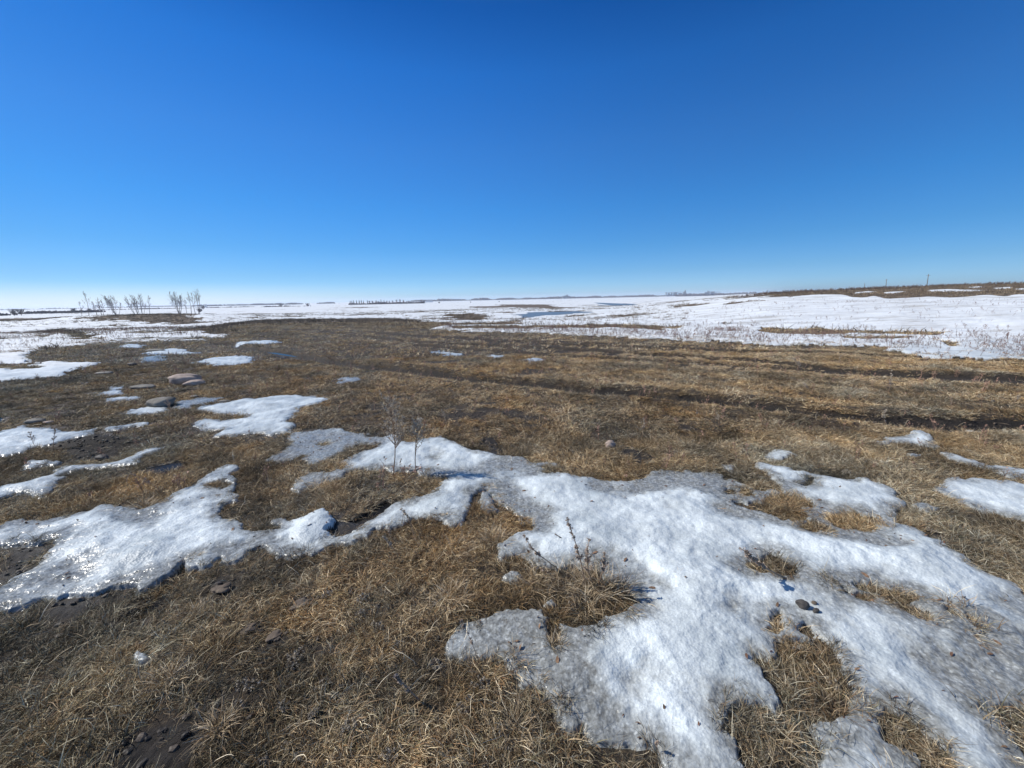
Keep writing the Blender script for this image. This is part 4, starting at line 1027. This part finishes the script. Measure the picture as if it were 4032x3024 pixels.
P_STUB = proto_collection('stubble_proto', [blades(16, .25, .08, .28, .022, (.9, .35), 740 + k, .4, 2, [(.30, .22, .14), (.20, .145, .10), (.40, .31, .20)]) for k in range(5)])

def put(name, X, Y, col, nv, smin, smax, label, cat, tint=(1, 1, 1), zoff=0, tilt=.15):
    n = len(X); z = sample(Z, X, Y) + zoff
    s = rng.uniform(smin, smax, n)
    rot = np.stack([rng.normal(0, tilt, n), rng.normal(0, tilt, n), rng.uniform(0, 6.283, n)], -1)
    t = np.array(tint)[None] * rng.uniform(.7, 1.35, n)[:, None]
    print(name, n)
    return scatter(name, np.stack([X, Y, z], -1), rot, np.stack([s, s, s], -1), rng.integers(0, nv, n), t, col, label, cat)

isf = (pid2 == 1000).astype(float)
brownfar = ((pid2 == 0) & (YY > fieldY)).astype(float)
X, Y = points(230000, 6, 42)
t = X / Y; D = Y / Yedge(t)
p = sample(isf, X, Y) * np.where((t > -.30), np.exp(-((D - 1.10) / .28) ** 2) * 1.0 + .03 * (D < 3.5), .14 * (D < 4)) * (.15 + 1.7 * np.clip(fbm(X, Y, 1.6, 3, 401) + .25, 0, 1))
p = np.where(t < -.3, p * 1.3, p); p = np.where(D < .97, 0, p)
k = rng.uniform(size=len(X)) < p
put('weeds', X[k], Y[k], P_WEED, 8, .12, .75, 'thin dead weeds poking through the snow along the far meadow edge', 'weeds', (.95, .85, .85), tilt=.45)
X, Y = points(60000, 7, 30)
D = Y / Yedge(X / Y)
k = (rng.uniform(size=len(X)) < 1.1 * np.exp(-np.abs(D - 1.0) / .035) * (D > .97) * np.clip(.5 + 1.5 * fbm(X, Y, .8, 3, 409), .1, 1)) & (sample(isf, X, Y) > .5)
put('grass', X[k], Y[k], P_FAR, 6, .4, 1.0, 'dry grass tufts fringing the near edge of the snow field', 'grass', (1.1, 1.0, .95))
X, Y = points(9000, 3, 16)
k = rng.uniform(size=len(X)) < .22 * sample(notsnow, X, Y)
put('weeds', X[k], Y[k], P_WEED, 8, .25, .6, 'sparse low dead weeds standing in the brown meadow', 'weeds', (1.7, 1.45, 1.3))
X, Y = points(90000, 12, 130)
k = rng.uniform(size=len(X)) < sample(brownfar, X, Y) * .75
put('stubble', X[k], Y[k], P_STUB, 5, .6, 1.3, 'brown stubble of the bare strips in the snow field', 'stubble')
X, Y = points(60000, 25, 160)
k = rng.uniform(size=len(X)) < sample(isf, X, Y) * .35 * np.clip(fbm(X * .6, Y, 7, 4, 405) * 2.2 + .3, 0, 1) * (X / Y < .45)
put('stubble', X[k], Y[k], P_STUB, 5, .5, 1.2, 'straw stubble poking through the thin far snow', 'stubble', (.8, .72, .68))
X, Y = points(60000, 42, 74)
k = rng.uniform(size=len(X)) < sample(brownfar, X, Y) * (X / Y > .55) * (.10 + .9 * ss(55, 62, Y)) * np.clip(.35 + fbm(X, Y, 5, 3, 407) * 1.6, .03, 1)
put('brush', X[k], Y[k], P_BRUSH, 6, .18, .6, 'low leafless brush along the crest of the right hill', 'brush')

# loose long straws and crumbs of soil in the foreground
P_LONG = proto_collection('long_straw', [blades(2, .03, .09, .19, .0023, (.45, .3), 860 + q, .45, 6, BLOND) for q in range(8)])
X, Y = points(9000, .5, 6)
k = rng.uniform(size=len(X)) < .38 * sample(notsnow, X, Y) * (.3 + .9 * vnoise(X / .7, Y / .7, 31))
put('straws', X[k], Y[k], P_LONG, 8, .6, 1.25, 'long pale straws lying loose over the foreground grass', 'grass', (1, 1, 1), .008, .3)
def crumb_proto(seed):
    V, F = ICO1; rr = np.random.default_rng(seed)
    V = V * (1 + .5 * fbm(V[:, 0] + seed, V[:, 1] + V[:, 2], .7, 2, seed))[:, None] * np.array([.012, .010, .007])
    c = np.array([[.05, .038, .028], [.085, .066, .050], [.13, .105, .085], [.035, .028, .022]][rr.integers(4)])
    return V, F, np.tile(c, (len(V), 1))
P_CRUMB = proto_collection('soil_crumb', [crumb_proto(880 + q) for q in range(8)])
X, Y = points(60000, .5, 6)
k = rng.uniform(size=len(X)) < sample(notsnow, X, Y) * (.03 + .55 * sample(mud, X, Y)) * (.2 + vnoise(X / .3, Y / .3, 33))
put('soil_crumbs', X[k], Y[k], P_CRUMB, 8, .35, 1.7, 'dark crumbs of wet soil in the bare places of the foreground', 'soil', (1, 1, 1), 0, .5)

# litter on the snow
def leaf_proto(seed):
    rr = np.random.default_rng(seed); L = rr.uniform(.008, .02); w = L * rr.uniform(.25, .5)
    V = [(-L, 0, .001), (-L * .3, w, .004), (L * .5, w * .8, .006), (L, 0, .002), (L * .4, -w, .003), (-L * .4, -w * .8, .005)]
    c = np.array([[.12, .06, .035], [.20, .12, .07], [.08, .05, .035]][rr.integers(3)])
    return np.array(V), [[0, 1, 5], [1, 2, 4, 5], [2, 3, 4]], np.tile(c, (6, 1))
P_LEAF = proto_collection('leaf_proto', [leaf_proto(800 + k) for k in range(6)])
X, Y = points(30000, .5, 5)
p = sample((pid2 == 1).astype(float), X, Y) * (.015 + .22 * np.exp(-np.maximum(sample(SD, X, Y), 0) / .05) + .13 * sample(icef, X, Y))
k = rng.uniform(size=len(X)) < p * .6
put('litter', X[k], Y[k], P_LEAF, 6, .5, 1.2, 'brown bits of dead leaves lying on the melting snow', 'litter', tilt=.5, zoff=.001)
X, Y = points(9000, .5, 6)
k = rng.uniform(size=len(X)) < sample((pid2 == 1).astype(float), X, Y) * (.05 + .55 * np.exp(-np.maximum(sample(SD, X, Y), 0) / .06)) * .25
put('straws', X[k], Y[k], proto_collection('straw_proto', [blades(3, .03, .03, .07, .0016, (.9, .4), 820 + q, .5, 4, STRAW[:5]) for q in range(5)]), 5, .7, 1.3, 'single dry blades sticking out of the melting snow', 'grass')

# ------------------------------------------------------------------ the row of young bare trees on the left mound
M_BARK = simple_mat('grey_bark', [(.3, (.13, .105, .095)), (.6, (.25, .205, .185))], 6)
M_TWIG = simple_mat('bare_twigs', [(.3, (.17, .135, .14)), (.6, (.28, .23, .23))], 6)
def bare_tree(base, top, label, spread, stems, seed, Y=84.0, minr=.010):
    q = src(base + ' ' + top)
    b = at_depth(q[:1], Y)[0]; b[2] = float(terrain(np.array([b[0]]), np.array([Y]))[0])
    tp = at_depth(q[1:], Y)[0]
    rr = np.random.default_rng(seed); T = tp - b; H = np.linalg.norm(T)
    o = empty('bare_tree', b - np.array([0, 0, .1]), label, 'tree', 'young bare trees in a row on the left mound')
    tr = []; tw = []
    def twigs(p, d, L, lev):
        e = p + d * L
        m_ = (p + e) / 2 + rr.normal(size=3) * L * .05
        tw.append(tube([p, m_, e], [minr * (.9 if lev else 1.2), minr * .8, minr * .45], 3))
        if lev <= 0: return
        for i in range(2 + lev):
            k = rr.uniform(.3, 1); dd = d * .9 + rr.normal(size=3) * .30 + np.array([0, 0, .25]); dd /= np.linalg.norm(dd)
            twigs(p + (e - p) * k, dd, L * rr.uniform(.35, .6), lev - 1)
    for s in range(stems):
        off = rr.normal(size=3) * spread * H * (0 if s == 0 else 1); off[2] = -abs(off[2]) * .6
        E = T + off
        side = rr.normal(size=3) * .03 * H
        pts = [E * k + side * math.sin(math.pi * k) for k in np.linspace(0, 1, 8)]
        tr.append(tube(pts, np.linspace(.065 * H / 6 / (1 + .3 * (stems > 2)), minr, 8), 6))
        for i in range(11):
            k = rr.uniform(.25, .97); p = E * k + side * math.sin(math.pi * k)
            a = rr.uniform(0, 6.28); d = E / H * .95 + np.array([math.cos(a), math.sin(a), 0]) * .42; d /= np.linalg.norm(d)
            twigs(p, d, H * (.32 * (1.15 - k)) * rr.uniform(.7, 1.2), 2)
    V, F = mesh_join(tr); link_mesh('trunk', V, F, M_BARK, o)
    V, F = mesh_join(tw); link_mesh('crown', V, F, M_TWIG, o)
    return o
TREES = [('T 420,436', 'T 375,215', 'faint thin bare sapling, leftmost of the row on the mound', .03, 1), ('T 515,436', 'T 425,95', 'tall narrow bare tree leaning left, second from the left end', .07, 1),
         ('T 628,432', 'T 552,225', 'thin bare sapling leaning left beside the pair of small trees', .04, 2), ('T 690,432', 'T 620,175', 'small bare tree with narrow crown left of the broad spreading one', .06, 2), ('T 710,432', 'T 678,190', 'straight thin bare tree touching its leaning neighbour', .04, 1),
         ('T 828,420', 'T 835,330', 'shortest sapling at the left foot of the broad spreading tree', .04, 1), ('T 878,418', 'T 790,130', 'broad spreading bare tree with many stems, third group from left', .13, 6), ('T 912,416', 'T 938,235', 'slim sapling at the right foot of the broad spreading tree', .04, 1),
         ('T 1130,408', 'T 995,150', 'bare tree leaning far left at the front of the middle clump', .06, 2), ('T 1170,408', 'T 1065,135', 'bare tree with forked crown in the middle clump', .07, 2), ('T 1188,408', 'T 1125,150', 'bare tree standing in the centre of the middle clump', .05, 2), ('T 1226,407', 'T 1190,118', 'tallest bare tree at the right of the middle clump', .06, 2),
         ('T 1245,407', 'T 1268,240', 'tiny sapling just right of the middle clump', .05, 1), ('T 1330,406', 'T 1312,150', 'lone slender sapling right of the middle clump', .03, 1), ('T 1725,410', 'T 1650,85', 'broad bare tree with left leaning crown, left of the last group', .12, 5),
         ('T 1738,408', 'T 1720,140', 'upright bare tree touching the broad left leaning one', .06, 2), ('T 1825,400', 'T 1788,180', 'thin faint sapling between the last two groups', .03, 1), ('T 1885,402', 'T 1832,95', 'slender bare tree, first of the last three at right', .06, 1),
         ('T 1940,403', 'T 1888,110', 'slender bare tree, middle of the last three at right', .05, 1), ('T 1988,404', 'T 1928,55', 'tallest bare tree at the right end of the row', .08, 2)]
for k, (b, t_, l, sp, ns) in enumerate(TREES): bare_tree(b, t_, l, sp, ns, 900 + k)

# ------------------------------------------------------------------ utility poles beyond the right hill
M_POLE = simple_mat('weathered_wood', [(.3, (.12, .10, .085)), (.6, (.24, .20, .17))], 5)
M_CER = simple_mat('porcelain', [(.3, (.35, .35, .34)), (.6, (.5, .5, .48))], 5, .3)
for k, (b, t_, Y, l) in enumerate([('P 970,270', 'P 993,95', 180, 'tallest and nearest wooden pole behind the right hill'), ('P 448,278', 'P 458,157', 260, 'second tallest wooden pole behind the right hill'),
                                   ('P 175,292', 'P 178,212', 360, 'third pole in the line, half as tall as the nearest'), ('N 737,190', 'N 738,165', 500, 'short far pole left of the third pole'), ('N 659,205', 'N 660,180', 690, 'tiny faint pole farther left in the line'), ('N 548,212', 'N 549,188', 900, 'leftmost and farthest tiny pole of the line')]):
    q = src(b + ' ' + t_); tb = at_depth(q[:1], Y)[0]; tp = at_depth(q[1:], Y)[0]
    lean = (tp[0] - tb[0]) / (tp[2] - tb[2]) * .8
    z0 = float(terrain(np.array([tb[0]]), np.array([float(Y)]))[0]); H = tp[2] - z0
    bx = tp[0] - lean * H
    o = empty('utility_pole', (bx, Y, z0), l, 'utility pole', 'wooden poles in a line behind the right hill')
    r = .13 * (1 + k * .12)
    V, F = tube([(0, 0, -.5), (lean * H * .5, 0, H * .5), (lean * H, 0, H)], [r * 1.2, r, r * .8], 10); link_mesh('pole', V, F, M_POLE, o, True)
    for f in (.93, .80):
        V, F = tube([(lean * H * f + .12, -.09, H * f), (lean * H * f + .12, -.09, H * f + .22)], [.05, .03], 8); i_ = link_mesh('insulator', V, F, M_CER, o, True)
    V, F = box(lean * H * .9 - .10, lean * H * .9 + .10, -.8, .8, H * .9 - .06, H * .9 + .06); link_mesh('crossarm', V, F, M_POLE, o)

# ------------------------------------------------------------------ grain elevators on the horizon
M_STEEL = simple_mat('galvanised_steel', [(.3, (.14, .155, .17)), (.6, (.25, .27, .29))], .2, .5)
M_CONC = simple_mat('elevator_walls', [(.3, (.10, .115, .13)), (.6, (.18, .20, .22))], .2, .8)
YE = 3000.0
def ex(s, Y=YE):
    p = at_depth(src(s), Y); return p
def bldg_z(x, Y=YE): return float(terrain(np.array([x]), np.array([Y]))[0])
def bin_(crop, xa, xb, ytop, ybot, label, Y=YE, name='grain_bin'):
    a = ex('%s %g,%g' % (crop, xa, ybot), Y)[0]; b = ex('%s %g,%g' % (crop, xb, ybot), Y)[0]; t_ = ex('%s %g,%g' % (crop, (xa + xb) / 2, ytop), Y)[0]
    R = (b[0] - a[0]) / 2; cx = (a[0] + b[0]) / 2; z0 = bldg_z(cx, Y); H = t_[2] - z0
    o = empty(name, (cx, Y, z0), label, 'grain bin', 'steel grain bins of the far elevators')
    hr = min(R * .45, H * .3)
    prof = [(R, 0)]
    for i in range(9):
        z = (H - hr) * (i + 1) / 9; prof += [(R * .985, z - (H - hr) / 18), (R, z)]
    V, F = lathe(prof, 24); link_mesh('wall', V, F, M_STEEL, o)
    V, F = lathe([(R * 1.03, H - hr), (R * .15, H - .4), (R * .15, H)], 24); link_mesh('roof', V, F, M_STEEL, o)
def house(crop, xa, xb, ytop, ybot, label, Y=YE, name='elevator_tower', cap=True, depth=None, cat='grain elevator'):
    a = ex('%s %g,%g' % (crop, xa, ybot), Y)[0]; b = ex('%s %g,%g' % (crop, xb, ybot), Y)[0]; t_ = ex('%s %g,%g' % (crop, (xa + xb) / 2, ytop), Y)[0]
    W = b[0] - a[0]; cx = (a[0] + b[0]) / 2; z0 = bldg_z(cx, Y); H = t_[2] - z0; dp = depth or W * .8
    o = empty(name, (cx, Y, z0), label, cat)
    wtop = H * .86 if cap else H * .9
    V, F = box(-W / 2, W / 2, -dp / 2, dp / 2, 0, wtop); link_mesh('wall', V, F, M_CONC, o)
    if cap:
        V, F = box(-W * .22, W * .30, -dp * .3, dp * .3, wtop, H); link_mesh('head_house', V, F, M_STEEL, o)
        V, F = box(-W * .26, W * .34, -dp * .34, dp * .34, H, H + .5); link_mesh('roof', V, F, M_STEEL, o)
    else:
        V = [(-W / 2 - .3, -dp / 2 - .3, wtop), (W / 2 + .3, -dp / 2 - .3, wtop), (W / 2 + .3, dp / 2 + .3, wtop), (-W / 2 - .3, dp / 2 + .3, wtop), (-W / 2 - .3, 0, H), (W / 2 + .3, 0, H)]
        link_mesh('roof', V, [[0, 1, 5, 4], [2, 3, 4, 5], [0, 4, 3], [1, 2, 5], [3, 2, 1, 0]], M_STEEL, o)
    for i in range(3):
        V, F = box(-W * .3 + i * W * .25, -W * .2 + i * W * .25, -dp / 2 - .15, -dp / 2 + .05, wtop * .72, wtop * .78); link_mesh('window', V, F, M_ST_DARK, o)
    return o
def conveyor(crop, xa, xb, y, ybot, label, Y=YE, legs=5):
    a = ex('%s %g,%g' % (crop, xa, y), Y)[0]; b = ex('%s %g,%g' % (crop, xb, y), Y)[0]; z0 = bldg_z((a[0] + b[0]) / 2, Y)
    o = empty('conveyor', (a[0], Y, z0), label, 'conveyor', 'overhead conveyors of the far elevators')
    L = b[0] - a[0]; z = a[2] - z0
    V, F = box(0, L, -3.5, -1.5, z - 1.1, z + 1.0); link_mesh('gallery', V, F, M_STEEL, o)
    for i in range(legs):
        x = L * (i + .5) / legs; V, F = box(x - .5, x + .5, -3.2, -1.8, 0, z - 1.12); link_mesh('leg', V, F, M_STEEL, o)
for xa, xb, yt, l in [(283, 302, 208, 'leftmost grain bin of the long elevator row'), (318, 334, 212, 'second bin of the long row, after a gap'), (335, 352, 210, 'third bin of the long row beside the second'), (367, 392, 208, 'wide fourth bin of the long row'),
                      (404, 426, 209, 'fifth bin of the long row, after a gap'), (428, 446, 203, 'sixth bin of the long row, a little taller'), (447, 467, 204, 'seventh bin of the long row beside the taller one'), (484, 506, 212, 'eighth bin of the long row, low'),
                      (507, 528, 214, 'ninth bin of the long row, low and wide'), (529, 550, 214, 'tenth bin of the long row, nearest the tower')]:
    bin_('Q', xa, xb, yt, 243, l)
house('Q', 563, 582, 196, 243, 'block at the left foot of the tall tower of the long row')
house('Q', 583, 599, 168, 243, 'tall narrow elevator tower at the right end of the long row')
house('Q', 600, 611, 203, 243, 'small block at the right foot of the tall tower')
conveyor('Q', 275, 582, 206, 243, 'long overhead conveyor above the bins of the long row', legs=7)
house('Q', 903, 934, 200, 236, 'dark peaked elevator building left of the second bin cluster', cap=True)
house('Q', 943, 958, 178, 236, 'slim tower of the second bin cluster')
for xa, xb, yt, l in [(959, 985, 187, 'tall bin next to the slim tower'), (995, 1015, 190, 'left bin of the tight row of three tall bins'), (1016, 1038, 189, 'middle bin of the tight row of three tall bins'), (1039, 1060, 190, 'right bin of the tight row of three tall bins'),
                      (1076, 1094, 208, 'first low bin right of the tall bins'), (1100, 1118, 212, 'second low bin right of the tall bins'), (1128, 1148, 210, 'last low bin at the right end of the second cluster')]:
    bin_('Q', xa, xb, yt, 236, l)
conveyor('Q', 945, 1150, 203, 236, 'conveyor line over the second bin cluster', legs=4)
house('Q', 1892, 1904, 168, 212, 'tiny lone far tower right of the second cluster'); house('Q', 1924, 1932, 180, 212, 'smaller tower just right of the tiny lone far tower')
house('M', 476, 534, 252, 277, 'wide block of the lone elevator near the middle of the horizon', name='elevator_block')
house('M', 509, 521, 243, 277, 'slim tower rising from the lone elevator near the middle', Y=YE + 40)
conveyor('M', 435, 478, 262, 277, 'short conveyor on legs left of the lone elevator', legs=3)
M_WHITE = simple_mat('white_siding', [(.3, (.6, .6, .6)), (.6, (.75, .75, .74))], 1)
for s, xa, xb, yt, yb_, l, Yd in [('L', 1481, 1492, 304, 318, 'small pale shed at the right end of the farmyard trees', 990.), ('L', 1500, 1552, 294, 304, 'long low white barn beyond the farmyard trees', 1900.), ('T', 1432, 1447, 306, 322, 'tiny white shed far behind the bare trees', 1500.), ('T', 2062, 2086, 264, 285, 'small white building right of the last bare tree', 1500.)]:
    o = house(s, xa, xb, yt, yb_, l, Y=Yd, name='shed', cap=False, cat='building')
    for c in o.children:
        if c.name.startswith('wall'): c.data.materials[0] = M_WHITE

# ------------------------------------------------------------------ farm trees, thickets and woods on the horizon
M_SPR = simple_mat('spruce_needles', [(.3, (.018, .028, .020)), (.6, (.05, .065, .045))], .8)
M_WOOD = simple_mat('leafless_woods', [(.3, (.055, .045, .05)), (.6, (.12, .10, .10))], .2)
def spruce(crop, x, yt, Y, label, seed, group='dark spruces around the farmyard'):
    p = ex('%s %g,%g' % (crop, x, yt), Y)[0]; z0 = bldg_z(p[0], Y); H = max(p[2] - z0, 3)
    rr = np.random.default_rng(seed); o = empty('spruce_tree', (p[0], Y, z0), label, 'tree', group)
    V, F = tube([(0, 0, 0), (0, 0, H * .95)], [.2, .04], 6); link_mesh('trunk', V, F, M_BARK, o)
    V = []; F = []
    for i in range(420):
        k = rr.uniform(.06, 1) ** .8; a = rr.uniform(0, 6.28); R = H * .23 * (1 - k) * rr.uniform(.5, 1.15) + .1
        c = np.array([R * math.cos(a), R * math.sin(a), H * k]); d = np.array([math.cos(a), math.sin(a), -.5]) * .55; s = np.array([-math.sin(a), math.cos(a), 0]) * .35
        b = len(V); V += [c - d - s, c - d + s, c + d]; F.append([b, b + 1, b + 2])
    link_mesh('crown', V, F, M_SPR, o)
def far_tree(crop, x, yt, Y, label, seed, wide=.4, group='leafless trees around the farmyard', minr=.07, name='bare_tree', ybase=None, cat='tree', m=None):
    p = ex('%s %g,%g' % (crop, x, yt), Y)[0]; z0 = bldg_z(p[0], Y); H = max(p[2] - z0, 2.5)
    rr = np.random.default_rng(seed); o = empty(name, (p[0], Y, z0), label, cat, group)
    V, F = tube([(0, 0, 0), (0, 0, H * .5)], [.2, .12], 6); link_mesh('trunk', V, F, M_BARK, o)
    V = []; F = []
    for i in range(260):
        a = rr.uniform(0, 6.28); k = rr.uniform(.12, .75)
        p0 = np.array([math.cos(a), math.sin(a), 0]) * H * wide * rr.uniform(0, .55) * (k + .2) + np.array([0, 0, H * k])
        d = np.array([math.cos(a) * .5, math.sin(a) * .5, 1]) * H * rr.uniform(.12, .27)
        s = rr.normal(size=3) * minr; b = len(V); V += [p0 - s, p0 + s, p0 + d]; F.append([b, b + 1, b + 2])
    link_mesh('crown', V, F, m or M_TWIG, o)
W8 = ['first', 'second', 'third', 'fourth', 'fifth', 'sixth', 'seventh', 'eighth', 'ninth', 'tenth', 'eleventh', 'twelfth']
for k, (x, yt) in enumerate([(837, 297), (851, 296), (866, 291), (892, 294), (915, 289), (933, 288), (952, 295), (986, 291), (1105, 284), (1132, 291)]):
    spruce('L', x, yt, 1000. + 6 * (k % 3), W8[k] + ' dark spruce from the left in the farmyard shelterbelt', 1000 + k)
for k, (x, yt) in enumerate([(1003, 290), (1030, 292), (1062, 291), (1082, 292), (1156, 292), (1178, 293), (1206, 291), (1240, 280), (1270, 279), (1300, 284), (1345, 293), (1455, 286)]):
    far_tree('L', x, yt, 1010., W8[k] + ' leafless tree from the left in the farmyard shelterbelt', 1030 + k)

def thicket(name, pts, Y, hpx, label, n, seed, cat='woods', wid=None, jag=.5):
    """a belt of many small crowns following a line of photo points at depth Y"""
    q = src(pts); P3 = at_depth(q, Y); rr = np.random.default_rng(seed)
    H0 = hpx / FPX * Y
    V = []; F = []
    xs = np.interp(rr.uniform(0, 1, n), np.linspace(0, 1, len(P3)), P3[:, 0])
    for x in xs:
        y = Y + rr.normal(0, 1) * (wid or Y * .01); z0 = bldg_z(x, y)
        h = H0 * (1 - jag + 2 * jag * float(vnoise(np.array([x / (H0 * 5)]), np.array([seed * 1.0]))[0])) * rr.uniform(.6, 1.1)
        r = h * rr.uniform(.35, .6); b = len(V)
        for (rad, zz) in ((.55, 0), (1.0, .35), (.8, .72)):
            for j in range(6):
                a = j * 1.047 + rr.uniform(0, .6); V.append((x + r * rad * math.cos(a) * rr.uniform(.7, 1.2), y + r * rad * math.sin(a), z0 + h * zz * rr.uniform(.85, 1.15)))
        V.append((x, y, z0 + h))
        for l in range(2):
            for j in range(6): F.append([b + l * 6 + j, b + l * 6 + (j + 1) % 6, b + l * 6 + 6 + (j + 1) % 6, b + l * 6 + 6 + j])
        for j in range(6): F.append([b + 12 + j, b + 12 + (j + 1) % 6, b + 18])
    return tag(link_mesh(name, V, F, M_WOOD), label, cat, kind='stuff')
thicket('distant_woods', 'L 1340,290 2212,285 M 600,272 1300,255 2300,230 N 500,215', 3100., 6.5, 'low dark belt of leafless woods along the whole right half of the horizon', 2600, 1, wid=60)
thicket('distant_woods', 'M 1500,250 1700,245 1900,240', 2300., 7, 'brownish scrub belt in front of the grain bins', 500, 2, wid=30)
thicket('distant_woods', 'K -400,372 600,356 1480,326 L 0,312 400,306', 3600., 3.2, 'hair-thin line of woods on the left horizon', 1800, 3, wid=40, jag=.7)
thicket('distant_woods', 'K 1700,326 2212,320 L 100,316 400,306', 2600., 4.5, 'long low line of woods left of the farmyard', 700, 4, wid=30, jag=.7)
thicket('distant_woods', 'L 560,303 690,300', 2900., 4.5, 'short piece of woods between the left woods and the farmyard', 160, 5, wid=20)
thicket('hedge', 'L 828,315 1480,315', 985., 6.5, 'brush hedge along the foot of the farmyard trees', 420, 6, 'hedge', wid=5, jag=.35)
thicket('willow_thicket', 'K 205,400 330,396 460,396 620,388 800,382', 430., 7.5, 'long thicket of bare willows on the left plain', 500, 7, 'thicket', wid=8, jag=.55)
thicket('willow_thicket', 'K -300,415 -100,415 0,414 40,412', 330., 11, 'thicket of bare willows cut by the left edge', 90, 8, 'thicket', wid=5, jag=.4)
thicket('willow_thicket', 'K 800,372 1300,360 1700,350 2212,338', 900., 2.6, 'faint thin line of scrub behind the row of bare trees', 500, 9, 'thicket', wid=8, jag=.9)
thicket('willow_thicket', 'L 60,330 500,326', 760., 3.0, 'low reddish scrub line right of the row of bare trees', 200, 10, 'thicket', wid=6, jag=.8)
for k, (c, x, yt, Y, w, l) in enumerate([('K', 105, 360, 320., .95, 'round bare bush, left one of the pair near the left edge'), ('K', 170, 358, 320., .9, 'round bare bush, right one of the pair near the left edge'), ('K', 635, 357, 420., .9, 'bushy bare shrub rising from the long willow thicket'),
                                         ('K', 775, 360, 420., .8, 'dark low shrub at the right end of the long willow thicket'), ('K', 1765, 336, 560., 1.3, 'dark low shrub right of the last bare tree'), ('L', 232, 322, 640., 1.6, 'low wide reddish shrub on the plain left of the farmyard'),
                                         ('L', 465, 313, 640., 1.1, 'rounded dark shrub on the plain closest to the farmyard'), ('L', 1612, 303, 760., 1.2, 'small dark shrub on the snow right of the farmyard'), ('L', 1886, 303, 700., .6, 'small pointed shrub farther right on the snow'), ('L', 2135, 300, 760., .8, 'tiny shrub on the snow left of the lone elevator'),
                                         ('T', 1990, 318, 300., 1.6, 'brown low shrub at the foot of the tallest bare tree')]):
    far_tree(c, x, yt, Y, l, 1100 + k, w, 'shrubs scattered on the snowy plain', .10, 'bare_shrub', cat='shrub', m=M_WOOD)

# ------------------------------------------------------------------ thin air haze over the plain
MH = bpy.data.materials.new('haze_air'); MH.use_nodes = True
hn = MH.node_tree.nodes; hn.remove(hn['Principled BSDF'])
pv = hn.new('ShaderNodeVolumePrincipled'); pv.inputs['Color'].default_value = (.80, .88, 1.0, 1); pv.inputs['Density'].default_value = 1.1e-4; pv.inputs['Anisotropy'].default_value = .2
MH.node_tree.links.new(pv.outputs[0], hn['Material Output'].inputs['Volume'])
V, F = box(-16500, 16500, -420, 9100, float(Z.min()) - 1, 45)
tag(link_mesh('haze', V, F, MH), 'thin pale haze in the air over the plain', 'haze', kind='stuff')
